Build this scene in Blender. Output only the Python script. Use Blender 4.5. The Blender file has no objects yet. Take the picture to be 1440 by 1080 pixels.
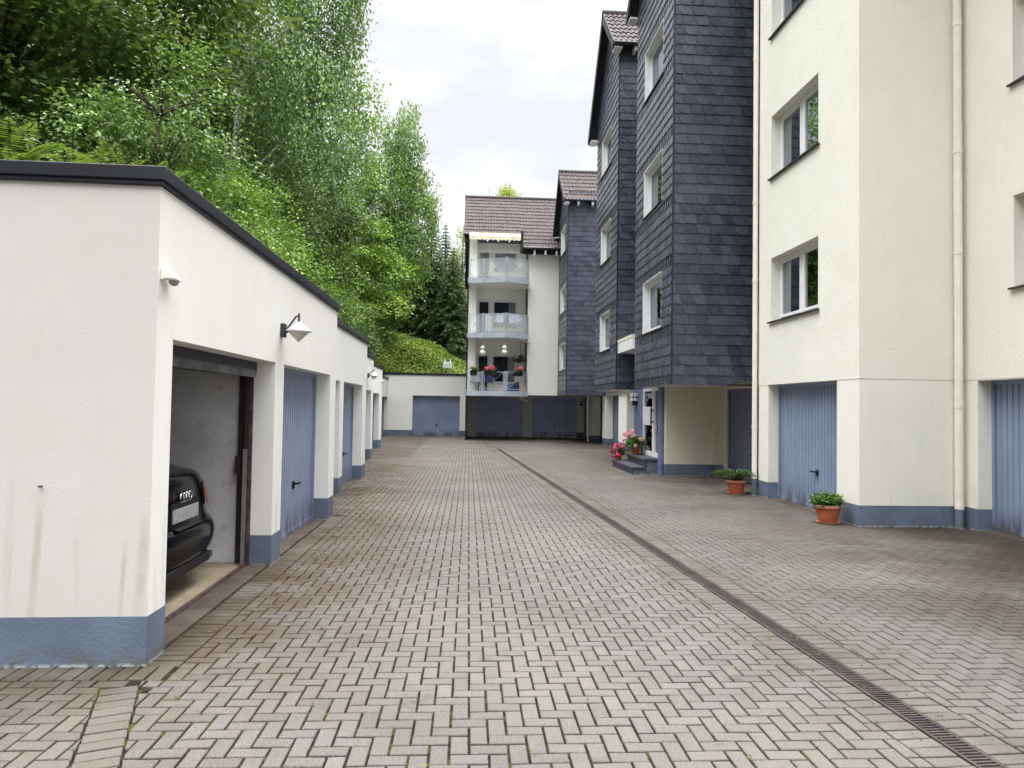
import bpy, math, random
import numpy as np
from mathutils import Vector, Matrix
random.seed(7); rng = np.random.default_rng(11)
sc = bpy.context.scene
COL = sc.collection
R = math.radians
WP = {}

# ------------------------------------------------------------------ helpers
class MB:
    def __init__(s): s.v = []; s.f = []; s.t = []
    def add(s, vs, fs, tint=0.5):
        o = len(s.v); s.v.extend([tuple(p) for p in vs])
        for f in fs: s.f.append([i + o for i in f]); s.t.append(tint)
    def quad(s, a, b, c, d, tint=0.5): s.add([a, b, c, d], [(0, 1, 2, 3)], tint)
    def poly(s, ps, tint=0.5): s.add(ps, [tuple(range(len(ps)))], tint)
    def box(s, x0, x1, y0, y1, z0, z1, tint=0.5):
        s.add([(x0,y0,z0),(x1,y0,z0),(x1,y1,z0),(x0,y1,z0),(x0,y0,z1),(x1,y0,z1),(x1,y1,z1),(x0,y1,z1)],
              [(0,3,2,1),(4,5,6,7),(0,1,5,4),(1,2,6,5),(2,3,7,6),(3,0,4,7)], tint)
    def obox(s, O, U, N, u0, u1, n0, n1, z0, z1, tint=0.5):
        P = lambda u, n, z: (O[0]+U[0]*u+N[0]*n, O[1]+U[1]*u+N[1]*n, z)
        s.add([P(u0,n0,z0),P(u1,n0,z0),P(u1,n1,z0),P(u0,n1,z0),P(u0,n0,z1),P(u1,n0,z1),P(u1,n1,z1),P(u0,n1,z1)],
              [(0,3,2,1),(4,5,6,7),(0,1,5,4),(1,2,6,5),(2,3,7,6),(3,0,4,7)], tint)
    def hexa(s, bot, top, tint=0.5):
        s.add(list(bot)+list(top), [(0,3,2,1),(4,5,6,7),(0,1,5,4),(1,2,6,5),(2,3,7,6),(3,0,4,7)], tint)
    def tube(s, path, r, n=8, tint=0.5, caps=True):
        path = [Vector(p) for p in path]; rs = r if isinstance(r, (list, tuple)) else [r]*len(path)
        vs = []; fs = []
        for i, p in enumerate(path):
            d = (path[min(i+1, len(path)-1)] - path[max(i-1, 0)]).normalized()
            a = d.cross(Vector((0,0,1)))
            if a.length < 1e-3: a = Vector((1,0,0))
            a.normalize(); b = d.cross(a)
            for k in range(n):
                t = 2*math.pi*k/n
                vs.append(p + (a*math.cos(t)+b*math.sin(t))*rs[i])
        for i in range(len(path)-1):
            for k in range(n):
                fs.append((i*n+k, i*n+(k+1)%n, (i+1)*n+(k+1)%n, (i+1)*n+k))
        if caps:
            fs.append(tuple(range(n-1, -1, -1))); fs.append(tuple((len(path)-1)*n+k for k in range(n)))
        s.add(vs, fs, tint)
    def lathe(s, c, prof, n=24, tint=0.5):
        vs = []; fs = []
        for r, z in prof:
            for k in range(n):
                t = 2*math.pi*k/n; vs.append((c[0]+r*math.cos(t), c[1]+r*math.sin(t), c[2]+z))
        for i in range(len(prof)-1):
            for k in range(n):
                fs.append((i*n+k, i*n+(k+1)%n, (i+1)*n+(k+1)%n, (i+1)*n+k))
        fs.append(tuple(range(n-1,-1,-1))); fs.append(tuple((len(prof)-1)*n+k for k in range(n)))
        s.add(vs, fs, tint)
    def sphere(s, c, r, n=14, m=9, tint=0.5):
        rr = r if isinstance(r, (tuple, list)) else (r, r, r)
        vs = []; fs = []
        for i in range(m+1):
            a = math.pi*i/m
            for k in range(n):
                t = 2*math.pi*k/n
                vs.append((c[0]+rr[0]*math.sin(a)*math.cos(t), c[1]+rr[1]*math.sin(a)*math.sin(t), c[2]+rr[2]*math.cos(a)))
        for i in range(m):
            for k in range(n): fs.append((i*n+k, (i+1)*n+k, (i+1)*n+(k+1)%n, i*n+(k+1)%n))
        s.add(vs, fs, tint)

def make_mesh(name, mb, mat, base, smooth=False, angle=None):
    me = bpy.data.meshes.new(name)
    b = base
    me.from_pydata([(p[0]-b[0], p[1]-b[1], p[2]-b[2]) for p in mb.v], [], mb.f)
    at = me.attributes.new('tint', 'FLOAT', 'FACE'); at.data.foreach_set('value', np.array(mb.t, dtype=np.float32))
    me.materials.append(mat)
    if smooth: me.polygons.foreach_set('use_smooth', [True]*len(me.polygons))
    me.update()
    return me
def _link(o, parent): 
    COL.objects.link(o)
    if parent is not None: o.parent = parent
def part(name, mb, mat, parent, label=None, smooth=False, bevel=0, auto=False, kind=None):
    b = WP[parent.name]
    me = make_mesh(name, mb, mat, b, smooth or auto)
    o = bpy.data.objects.new(name, me); _link(o, parent); WP[o.name] = b
    if auto: autosmooth(o)
    if bevel: bev(o, bevel)
    if label: o['label'] = label
    if kind: o['kind'] = kind
    return o
def parts_split(name, mb, mat, parent, **kw):
    """one part per separate piece"""
    key = {}; par = []
    def find(i):
        while par[i] != i: par[i] = par[par[i]]; i = par[i]
        return i
    ids = []
    for p in mb.v:
        k = (round(p[0],4), round(p[1],4), round(p[2],4))
        if k not in key: key[k] = len(par); par.append(len(par))
        ids.append(key[k])
    for f in mb.f:
        r = find(ids[f[0]])
        for i in f[1:]: par[find(ids[i])] = r
    grp = {}
    for f, t in zip(mb.f, mb.t): grp.setdefault(find(ids[f[0]]), []).append((f, t))
    out = []
    for g in grp.values():
        b = MB(); mp_ = {}
        for f, t in g:
            nf = []
            for i in f:
                if i not in mp_: mp_[i] = len(b.v); b.v.append(mb.v[i])
                nf.append(mp_[i])
            b.f.append(nf); b.t.append(t)
        out.append(part(name, b, mat, parent, **kw))
    return out
def autosmooth(o):
    me = o.data
    try: me.set_sharp_from_angle(angle=R(35))
    except Exception: pass
def bev(o, w):
    m = o.modifiers.new('bevel', 'BEVEL'); m.width = w; m.segments = 2; m.limit_method = 'ANGLE'; m.angle_limit = R(35)
def thing(name, label, cat, loc, group=None):
    o = bpy.data.objects.new(name, None); o.location = loc; o.empty_display_size = .2; COL.objects.link(o)
    WP[o.name] = tuple(loc); o['label'] = label; o['category'] = cat
    if group: o['group'] = group
    return o
def solo(name, mb, mat, label, cat, loc, group=None, smooth=False, auto=False, bevel=0):
    me = make_mesh(name, mb, mat, loc, smooth or auto); o = bpy.data.objects.new(name, me); o.location = loc; COL.objects.link(o)
    WP[o.name] = tuple(loc); o['label'] = label; o['category'] = cat
    if group: o['group'] = group
    if auto: autosmooth(o)
    if bevel: bev(o, bevel)
    return o
def struct(name, mb, mat, smooth=False, kind='structure'):
    me = make_mesh(name, mb, mat, (0,0,0), smooth); o = bpy.data.objects.new(name, me); COL.objects.link(o)
    WP[o.name] = (0,0,0); o['kind'] = kind
    return o

# ------------------------------------------------------------------ node materials
class NM:
    def __init__(s, name):
        s.m = bpy.data.materials.new(name); s.m.use_nodes = True
        s.nt = s.m.node_tree; s.nt.nodes.clear()
        s.out = s.n('ShaderNodeOutputMaterial')
    def n(s, t, **kw):
        x = s.nt.nodes.new(t)
        for k, v in kw.items(): setattr(x, k, v)
        return x
    def l(s, a, b): s.nt.links.new(a, b)
    def val(s, inp, v):
        if hasattr(v, 'is_linked') or isinstance(v, bpy.types.NodeSocket): s.l(v, inp)
        else: inp.default_value = v
    def pos(s): 
        if not hasattr(s, '_g'): s._g = s.n('ShaderNodeNewGeometry')
        return s._g.outputs['Position']
    def xyz(s, v=None):
        x = s.n('ShaderNodeSeparateXYZ'); s.l(v or s.pos(), x.inputs[0]); return x.outputs
    def math(s, op, a, b=0., c=None, clamp=False):
        x = s.n('ShaderNodeMath', operation=op, use_clamp=clamp); s.val(x.inputs[0], a); s.val(x.inputs[1], b)
        if c is not None: s.val(x.inputs[2], c)
        return x.outputs[0]
    def noise(s, scale, detail=4., rough=.55, vec=None, stretch=None, dist=0.):
        x = s.n('ShaderNodeTexNoise'); x.inputs['Scale'].default_value = scale; x.inputs['Detail'].default_value = detail
        x.inputs['Roughness'].default_value = rough; x.inputs['Distortion'].default_value = dist
        v = vec or s.pos()
        if stretch:
            m = s.n('ShaderNodeMapping'); s.l(v, m.inputs['Vector']); m.inputs['Scale'].default_value = stretch; v = m.outputs[0]
        s.l(v, x.inputs['Vector']); return x.outputs[0]
    def voro(s, scale, feat='F1', vec=None):
        x = s.n('ShaderNodeTexVoronoi', feature=feat); x.inputs['Scale'].default_value = scale
        s.l(vec or s.pos(), x.inputs['Vector']); return x.outputs[0]
    def mr(s, v, a, b, c=0., d=1., smooth=True):
        x = s.n('ShaderNodeMapRange', interpolation_type='SMOOTHSTEP' if smooth else 'LINEAR')
        s.val(x.inputs[0], v)
        for i, q in enumerate((a, b, c, d)): x.inputs[i+1].default_value = q
        return x.outputs[0]
    def mix(s, f, a, b, mode='MIX'):
        x = s.n('ShaderNodeMix', data_type='RGBA', blend_type=mode); s.val(x.inputs[0], f)
        for i, q in ((6, a), (7, b)):
            if isinstance(q, tuple): x.inputs[i].default_value = (*q[:3], 1)
            else: s.l(q, x.inputs[i])
        return x.outputs[2]
    def tint(s, name='tint'):
        x = s.n('ShaderNodeAttribute', attribute_name=name); return x.outputs['Fac']
    def bump(s, h, strength=.3, dist=.01, normal=None):
        x = s.n('ShaderNodeBump'); x.inputs['Strength'].default_value = strength if not isinstance(strength, bpy.types.NodeSocket) else 1
        if isinstance(strength, bpy.types.NodeSocket): s.l(strength, x.inputs['Strength'])
        x.inputs['Distance'].default_value = dist; s.l(h, x.inputs['Height'])
        if normal: s.l(normal, x.inputs['Normal'])
        return x.outputs[0]
    def bsdf(s, col, rough=.8, metal=0., spec=.4, normal=None, **kw):
        b = s.n('ShaderNodeBsdfPrincipled')
        if isinstance(col, tuple): b.inputs['Base Color'].default_value = (*col[:3], 1)
        else: s.l(col, b.inputs['Base Color'])
        s.val(b.inputs['Roughness'], rough); b.inputs['Metallic'].default_value = metal; b.inputs['Specular IOR Level'].default_value = spec
        if normal: s.l(normal, b.inputs['Normal'])
        for k, v in kw.items(): b.inputs[k.replace('_', ' ')].default_value = v
        return b.outputs[0]
    def done(s, sh): s.l(sh, s.out.inputs['Surface']); return s.m

def simple(name, col, rough=.6, metal=0., spec=.4, var=.12, scale=6., bumpk=0., bscale=60.):
    m = NM(name)
    f = m.noise(scale, 5)
    dark = tuple(c*(1-var) for c in col); lite = tuple(min(1, c*(1+var)) for c in col)
    c = m.mix(m.mr(f, .3, .7), dark, lite)
    nrm = m.bump(m.noise(bscale, 3), bumpk, .004) if bumpk else None
    return m.done(m.bsdf(c, rough, metal, spec, nrm))

def plaster(name, col, rough_bump=.35, stain=.5, streak=(.52,.50,.40), seam=None, bs=34, drips=()):
    m = NM(name); x = m.xyz(); z = x[2]
    big = m.noise(.55, 5, .6); mid = m.noise(3.2, 5, .6); fine = m.noise(70, 3, .6); med = m.noise(bs, 3, .65, stretch=(1,1,1.7))
    c = m.mix(m.mr(big, .3, .7), tuple(q*.965 for q in col), tuple(min(q*1.02,.9) for q in col))
    c = m.mix(m.mr(mid, .35, .75, 0, .5), c, tuple(q*.94 for q in (col[0]*.99, col[1], col[2]*.97)))
    # weather streaks, stretched down the wall, strongest low down
    st = m.noise(5., 4, .6, stretch=(1.6, 1.6, .10)); low = m.mr(z, .25, 2.2, 1., .15)
    sf = m.math('MULTIPLY', m.mr(st, .58, .74), low); sf = m.math('MULTIPLY', sf, stain)
    c = m.mix(sf, c, streak)
    pt = m.math('MULTIPLY', m.mr(m.noise(.9, 5, .7), .55, .75), .16*stain+.05); c = m.mix(pt, c, (.60,.55,.40))
    for dx_, z0_, z1_, w__ in drips:
        d_ = m.math('ABSOLUTE', m.math('SUBTRACT', m.math('ADD', x[0], m.math('MULTIPLY_ADD', z, -.045, .045*z1_)), dx_+.03))
        k_ = m.math('MULTIPLY', m.mr(d_, w__*.3, w__*1.6, 1., 0.), m.mr(z, z1_-.25, z1_, 1., 0.)); k_ = m.math('MULTIPLY', k_, m.mr(m.noise(11, 4, .6, stretch=(1,1,.3)), .25, .65, .25, 1.))
        c = m.mix(m.math('MULTIPLY', k_, .48), c, (.33,.31,.19))
    splash = m.math('MULTIPLY', m.mr(z, .28, .75, .30*stain, 0.), m.mr(m.noise(2.4, 4), .35, .7))
    c = m.mix(splash, c, (.42,.40,.34))
    h = m.math('ADD', m.math('MULTIPLY', fine, .35), med)
    if seam: strength = m.mr(z, seam-.01, seam+.01, rough_bump*.35, rough_bump, False)
    else: strength = rough_bump
    return m.done(m.bsdf(c, .92, 0, .25, m.bump(h, strength, .022)))

def plinthmat(name, col):
    m = NM(name); z = m.xyz()[2]
    c = m.mix(m.mr(m.noise(2.5, 5), .3, .7), tuple(q*.85 for q in col), tuple(q*1.12 for q in col))
    c = m.mix(m.math('MULTIPLY', m.mr(z, 0., .16, .85, 0), m.mr(m.noise(9, 4), .38, .62)), c, (.12,.12,.115))
    edge = m.math('MULTIPLY', m.mr(z, .0, .028, 1, 0), m.mr(m.noise(14, 3), .42, .55))
    c = m.mix(edge, c, (.42,.44,.45))
    return m.done(m.bsdf(c, .75, 0, .35, m.bump(m.noise(55, 4), .35, .012)))

CREAM = (.80,.775,.70); 
M = {}
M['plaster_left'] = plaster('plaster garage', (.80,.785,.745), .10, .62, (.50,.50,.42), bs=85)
M['plaster_front_shaded'] = plaster('plaster garage front shaded', (.595,.572,.54), .12, .55, (.42,.42,.34), bs=85, drips=[(-2.60,.05,1.06,.022),(-2.10,.30,.82,.014),(-1.985,.30,1.0,.03)])  # same paint as the sides, shade put into its colour; drips are stains
M['plaster_right'] = plaster('plaster house', (.815,.79,.705), .42, .5, seam=2.085)
M['plaster_yellow'] = plaster('plaster recess', (.70,.655,.53), .30, .5)
M['plaster_far'] = plaster('plaster far', (.90,.885,.825), .12, .25)
M['plinth'] = plinthmat('plinth paint', (.125,.158,.215))
M['white'] = simple('white paint', (.80,.80,.79), .4, 0, .45, .04)
M['cream_paint'] = simple('cream paint', (.78,.75,.66), .45, 0, .4, .05)
M['black_metal'] = simple('dark fascia', (.010,.012,.020), .42, .0, .5, .25, 2.)
M['grey_metal'] = simple('galvanised', (.30,.31,.33), .45, .7, .5, .15, 4)
M['dark_iron'] = simple('dark iron', (.045,.04,.045), .5, .4, .5, .2)
M['rust'] = simple('rusty edge', (.070,.045,.042), .8, 0, .3, .45, 14, .4)
M['blue_metal'] = simple('blue paint metal', (.13,.165,.28), .45, 0, .5, .12, 3)
M['blue_rail'] = simple('grey blue rail', (.44,.48,.54), .45, .1, .5, .08)
M['dark_wood'] = simple('dark stained wood', (.022,.022,.026), .6, 0, .3, .3, 9)
M['step_stone'] = simple('slate step', (.055,.06,.075), .5, 0, .45, .25, 7, .15)
M['terracotta'] = simple('terracotta', (.42,.125,.055), .65, 0, .35, .18, 9, .1)
M['terra_rim'] = simple('terracotta pale', (.50,.22,.13), .65, 0, .35, .15, 9)
M['soil'] = simple('soil', (.035,.025,.018), .95, 0, .1, .4, 30, .6)
M['bark'] = simple('dark bark', (.055,.042,.032), .9, 0, .15, .4, 12, .7, 30)
M['interior'] = simple('dark room', (.030,.032,.04), .9, 0, .2, .3, 1.5)
M['chrome'] = simple('chrome', (.75,.76,.78), .12, 1., .5, .03)
M['grey_door'] = simple('weathered grey door', (.13,.13,.135), .7, 0, .3, .4, 5, .2)
M['slotgrey'] = simple('pale grey', (.45,.46,.48), .5)
M['plate'] = simple('plate', (.34,.35,.35), .35, 0, .5, .25, 18)
M['rubber'] = simple('rubber', (.012,.012,.013), .7, 0, .3, .1)
M['pink'] = simple('pink petals', (.80,.12,.22), .6, 0, .3, .3, 40)
M['palepink'] = simple('pale pink petals', (.85,.36,.38), .6, 0, .3, .25, 40)
M['magenta'] = simple('magenta petals', (.72,.045,.22), .6, 0, .3, .3, 40)
M['lilac'] = simple('lilac petals', (.55,.34,.62), .6, 0, .3, .25, 40)
M['blue_cloth'] = simple('blue cloth', (.035,.048,.13), .8, 0, .2, .3, 8)
M['grey_cloth'] = simple('grey cloth', (.30,.32,.36), .8, 0, .2, .2, 8)
M['wood'] = simple('pale wood', (.45,.30,.16), .7, 0, .3, .25, 10)
M['awning'] = simple('awning cloth', (.74,.68,.54), .85, 0, .2, .15, 5)
M['car_paint'] = (lambda m: m.done(m.bsdf((.003,.003,.004), .14, 0, .16, Coat_Weight=.06, Coat_Roughness=.04)))(NM('black car paint'))
M['car_glass'] = (lambda m: m.done(m.bsdf((.010,.016,.015), .05, 0, .6)))(NM('tinted glass'))
M['car_trim'] = simple('black trim', (.012,.012,.013), .55, 0, .35, .15)
M['tail_red'] = (lambda m: m.done(m.bsdf(m.mix(m.mr(m.noise(30, 2), .4, .6), (.40,.010,.015), (.62,.03,.03)), .12, 0, .6, Coat_Weight=.6)))(NM('red lamp lens'))
M['lampglass'] = (lambda m: m.done(m.bsdf(m.mix(m.mr(m.noise(90, 2), .4, .6), (.42,.41,.38), (.62,.61,.57)), .35, 0, .5, m.bump(m.noise(160, 2), .3, .004))))(NM('ribbed lamp glass'))

def concrete(name, a, b, dirt=.6):
    m = NM(name)
    c = m.mix(m.mr(m.noise(2.2, 6, .65), .3, .7), a, b)
    c = m.mix(m.math('MULTIPLY', m.mr(m.noise(7, 5), .55, .75), dirt), c, (.06,.05,.042))
    return m.done(m.bsdf(c, .9, 0, .3, m.bump(m.noise(45, 5), .3, .01)))
M['concrete'] = concrete('concrete apron', (.050,.039,.029), (.112,.092,.074))
M['garage_floor'] = concrete('garage floor', (.24,.19,.125), (.36,.30,.215), .5)
M['garage_wall'] = concrete('garage wall', (.58,.57,.575), (.74,.73,.735), .28)

def doormat(name, col):
    m = NM(name); z = m.xyz()[2]
    c = m.mix(m.mr(m.noise(1.6, 5), .3, .7), tuple(q*.9 for q in col), tuple(q*1.1 for q in col))
    d = m.math('MULTIPLY', m.mr(z, .02, .40, .9, 0), m.mr(m.noise(6, 4, stretch=(1,1,.35)), .36, .66))
    c = m.mix(d, c, (.075,.06,.058))
    return m.done(m.bsdf(c, .42, 0, .5, m.bump(m.noise(120, 2), .06, .003)))
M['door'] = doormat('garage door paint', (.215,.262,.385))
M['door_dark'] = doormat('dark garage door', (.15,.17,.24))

M['door_brightened'] = doormat('brightened garage door paint', (.56,.63,.95))  # door paint lightened in colour to offset the shade under the balcony block
def slatemat():
    m = NM('slate'); t = m.tint()
    c = m.mix(t, (.026,.031,.051), (.086,.096,.140))
    c = m.mix(m.mr(m.noise(9, 6, .65), .35, .7, 0, .5), c, (.075,.083,.10))
    chalk = m.math('MULTIPLY', m.mr(m.noise(3.0, 6, .7, stretch=(1,1,.5)), .60, .78), .35)
    c = m.mix(chalk, c, (.17,.18,.20))
    fleck = m.mr(m.noise(24, 3, .7), .70, .78, 0, .6); c = m.mix(fleck, c, (.26,.27,.29))
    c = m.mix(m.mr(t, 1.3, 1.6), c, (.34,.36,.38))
    rough = m.mr(m.noise(14, 4), .3, .7, .22, .46)
    return m.done(m.bsdf(c, rough, 0, .5, m.bump(m.noise(38, 5, .6), .16, .005)))
M['slate'] = slatemat()
M['slate_core'] = simple('slate backing', (.008,.009,.013), .6, 0, .4, .3, 8)
def tilemat():
    m = NM('roof tile'); t = m.tint()
    c = m.mix(t, (.042,.032,.032), (.094,.073,.070))
    c = m.mix(m.mr(m.noise(3, 5), .45, .7, 0, .5), c, (.118,.090,.080))
    return m.done(m.bsdf(c, .72, 0, .25, m.bump(m.noise(60, 3), .15, .004)))
M['tile'] = tilemat()

def pavermat():
    m = NM('concrete pavers'); t = m.tint(); x = m.xyz()
    c = m.mix(t, (.088,.079,.071), (.160,.146,.133))
    sp = m.noise(150, 3, .7); c = m.mix(m.mr(sp, .50, .64, 0, .75), c, (.055,.048,.043))
    sp2 = m.noise(210, 2, .6); c = m.mix(m.mr(sp2, .54, .68, 0, .7), c, (.30,.285,.27))
    pit = m.voro(33); c = m.mix(m.mr(pit, .05, .11, .75, 0), c, (.03,.027,.024))
    big = m.noise(.5, 5, .6); c = m.mix(m.mr(big, .42, .68, 0, .5), c, (.085,.074,.066))
    # grime: along the garages, and by the houses further back
    n1 = m.noise(1.3, 5, .65)
    X, Y = x[0], x[1]
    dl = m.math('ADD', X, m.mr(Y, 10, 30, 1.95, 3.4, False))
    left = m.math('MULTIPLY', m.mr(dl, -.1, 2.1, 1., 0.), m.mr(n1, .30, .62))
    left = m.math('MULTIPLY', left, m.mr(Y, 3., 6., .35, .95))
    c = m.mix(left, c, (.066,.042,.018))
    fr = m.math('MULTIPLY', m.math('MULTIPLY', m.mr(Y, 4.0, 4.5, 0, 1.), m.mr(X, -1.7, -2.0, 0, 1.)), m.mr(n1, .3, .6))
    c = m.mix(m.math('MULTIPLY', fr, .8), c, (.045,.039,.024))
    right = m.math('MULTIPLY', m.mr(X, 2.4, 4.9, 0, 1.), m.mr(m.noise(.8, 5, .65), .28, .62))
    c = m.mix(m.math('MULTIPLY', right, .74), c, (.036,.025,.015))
    foot_shade_grime = m.math('MULTIPLY', m.math('MULTIPLY', m.mr(X, 4.6, 6.2, 0, 1.), m.mr(Y, 13.5, 8.5, 0, 1.)), m.mr(m.noise(1.5, 5, .6), .25, .55)); c = m.mix(m.math('MULTIPLY', foot_shade_grime, .8), c, (.034,.024,.016))  # brown grime at the house foot, doubling as a painted contact shadow
    oil = m.math('MULTIPLY', m.mr(m.noise(1.7, 6, .7), .60, .70), .55); c = m.mix(oil, c, (.040,.034,.029))
    bl = m.math('MULTIPLY', m.mr(m.noise(.33, 3, .5), .46, .62), .35); c = m.mix(bl, c, (.168,.150,.126))
    nd = m.math('MULTIPLY', m.math('MULTIPLY', m.mr(m.math('ABSOLUTE', m.math('SUBTRACT', X, m.math('MULTIPLY_ADD', Y, -.0528, 2.58))), .05, .8, 1., 0.), m.mr(m.noise(2.1, 5), .35, .65)), .5); c = m.mix(nd, c, (.07,.058,.036))
    far = m.math('MULTIPLY', m.mr(Y, 9, 24, 0, .5), m.mr(m.noise(.9, 5), .3, .65))
    c = m.mix(far, c, (.090,.072,.055))
    mg = m.math('MULTIPLY', m.mr(m.noise(1.1, 6, .7), .60, .72), m.mr(m.noise(40, 3), .45, .65)); c = m.mix(m.math('MULTIPLY', mg, .5), c, (.05,.056,.016))
    h = m.math('ADD', sp, m.math('MULTIPLY', pit, .6))
    return m.done(m.bsdf(c, .88, 0, .3, m.bump(h, .35, .006)))
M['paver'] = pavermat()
def jointmat():
    m = NM('joint sand'); 
    c = m.mix(m.mr(m.noise(30, 4), .3, .7), (.010,.008,.007), (.024,.020,.016))
    moss = m.math('MULTIPLY', m.mr(m.noise(1.0, 5, .7), .40, .58), m.mr(m.noise(18, 4), .48, .60))
    c = m.mix(moss, c, (.05,.065,.010))
    return m.done(m.bsdf(c, .95, 0, .1, m.bump(m.noise(90, 3), .6, .006)))
M['joint'] = jointmat()
def soilmat():
    m = NM('hill soil')
    c = m.mix(m.mr(m.noise(1.2, 6, .7), .3, .7), (.018,.022,.008), (.045,.055,.016))
    return m.done(m.bsdf(c, .95, 0, .1, m.bump(m.noise(14, 6), .8, .08)))
M['hill'] = soilmat()

def leafmat(name, dark, mid, lite, trans=.35, hi=None, rough=.45):
    m = NM(name); t = m.tint()
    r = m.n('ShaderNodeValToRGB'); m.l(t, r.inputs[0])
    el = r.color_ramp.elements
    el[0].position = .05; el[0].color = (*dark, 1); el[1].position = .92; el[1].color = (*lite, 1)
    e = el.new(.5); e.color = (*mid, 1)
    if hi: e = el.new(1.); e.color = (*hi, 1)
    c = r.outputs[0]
    a = m.bsdf(c, rough, 0, .36); trans *= .72
    tr = m.n('ShaderNodeBsdfTranslucent'); m.l(m.mix(.4, c, (.20,.30,.03)), tr.inputs[0])
    mx = m.n('ShaderNodeMixShader'); mx.inputs[0].default_value = trans; m.l(a, mx.inputs[1]); m.l(tr.outputs[0], mx.inputs[2])
    return m.done(mx.outputs[0])
M['leaf_maple'] = leafmat('maple leaves', (.018,.045,.010), (.075,.145,.030), (.20,.27,.06), .30, (.30,.27,.07))
M['leaf_birch'] = leafmat('birch leaves', (0.040,0.088,0.022), (0.125,0.227,0.060), (0.290,0.425,0.116), .35)
M['leaf_birch2'] = leafmat('pale birch leaves', (0.068,0.135,0.027), (0.149,0.257,0.054), (0.257,0.378,0.081), .40)
M['leaf_bush'] = leafmat('bush leaves', (0.043,0.094,0.014), (0.144,0.270,0.040), (0.393,0.580,0.094), .38)
M['leaf_hazel'] = leafmat('hazel leaves', (0.054,0.114,0.013), (0.176,0.311,0.043), (0.425,0.580,0.087), .40)
M['leaf_dense'] = leafmat('dense leaves', (0.020,0.046,0.012), (0.068,0.129,0.029), (0.176,0.278,0.060), .28)
M['leaf_shrub'] = leafmat('shrub leaves', (0.043,0.092,0.022), (0.131,0.223,0.058), (0.372,0.531,0.177), .32)
M['leaf_fern'] = leafmat('fern fronds', (.06,.12,.015), (.14,.22,.030), (.26,.36,.07), .4)
M['leaf_spruce'] = leafmat('spruce needles', (.020,.048,.018), (.060,.115,.042), (.14,.21,.075), .5)
M['leaf_cover'] = leafmat('ground cover leaves', (0.049,0.086,0.010), (0.154,0.231,0.028), (0.354,0.443,0.062), .35, (.30,.20,.06))
M['leaf_yellow'] = leafmat('yellow green leaves', (.12,.17,.015), (.28,.34,.03), (.42,.47,.06), .45)
M['leaf_pot'] = leafmat('pot leaves', (0.026,0.072,0.013), (0.065,0.150,0.029), (0.156,0.260,0.065), .25)
M['leaf_agap'] = leafmat('strap leaves', (0.028,0.070,0.022), (0.063,0.133,0.049), (0.210,0.294,0.154), .2, None, .35)
def birchbark():
    m = NM('birch bark')
    c = m.mix(m.mr(m.noise(7, 4, .6, stretch=(.5,.5,2.4)), .50, .60), (.62,.60,.55), (.06,.055,.05))
    return m.done(m.bsdf(c, .8, 0, .2, m.bump(m.noise(20, 4), .4, .02)))
M['birch_bark'] = birchbark()

def glassmat(name, tint=(.012,.015,.018), trans=.75):
    m = NM(name)
    fr = m.n('ShaderNodeFresnel'); fr.inputs[0].default_value = 1.30
    gl = m.n('ShaderNodeBsdfGlossy'); gl.inputs['Roughness'].default_value = .015; gl.inputs['Color'].default_value = (.34,.36,.41,1)
    m.l(m.bump(m.noise(1.4, 2), .04, .02), gl.inputs['Normal'])
    tr = m.n('ShaderNodeBsdfTransparent'); tr.inputs[0].default_value = (.82,.86,.86,1)
    mx = m.n('ShaderNodeMixShader'); m.l(fr.outputs[0], mx.inputs[0]); m.l(tr.outputs[0], mx.inputs[1]); m.l(gl.outputs[0], mx.inputs[2])
    return m.done(mx.outputs[0])
M['glass'] = glassmat('window glass')
def frosted():
    m = NM('frosted balcony glass')
    d = m.bsdf((.84,.85,.84), .25, 0, .5)
    tr = m.n('ShaderNodeBsdfTransparent'); tr.inputs[0].default_value = (.95,.97,.98,1)
    mx = m.n('ShaderNodeMixShader'); mx.inputs[0].default_value = .38; m.l(tr.outputs[0], mx.inputs[1]); m.l(d, mx.inputs[2])
    return m.done(mx.outputs[0])
M['frosted'] = frosted()
def curtainmat(name, col, k=26.):
    m = NM(name)
    w = m.n('ShaderNodeTexWave', bands_direction='Y'); w.inputs['Scale'].default_value = k*.12; w.inputs['Distortion'].default_value = 1.5
    m.l(m.pos(), w.inputs['Vector'])
    c = m.mix(w.outputs[0], tuple(q*.78 for q in col), col)
    return m.done(m.bsdf(c, .9, 0, .1))
M['curtain'] = curtainmat('net curtain', (.60,.62,.64))
M['curtain_red'] = curtainmat('red curtain', (.11,.02,.018))

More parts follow.
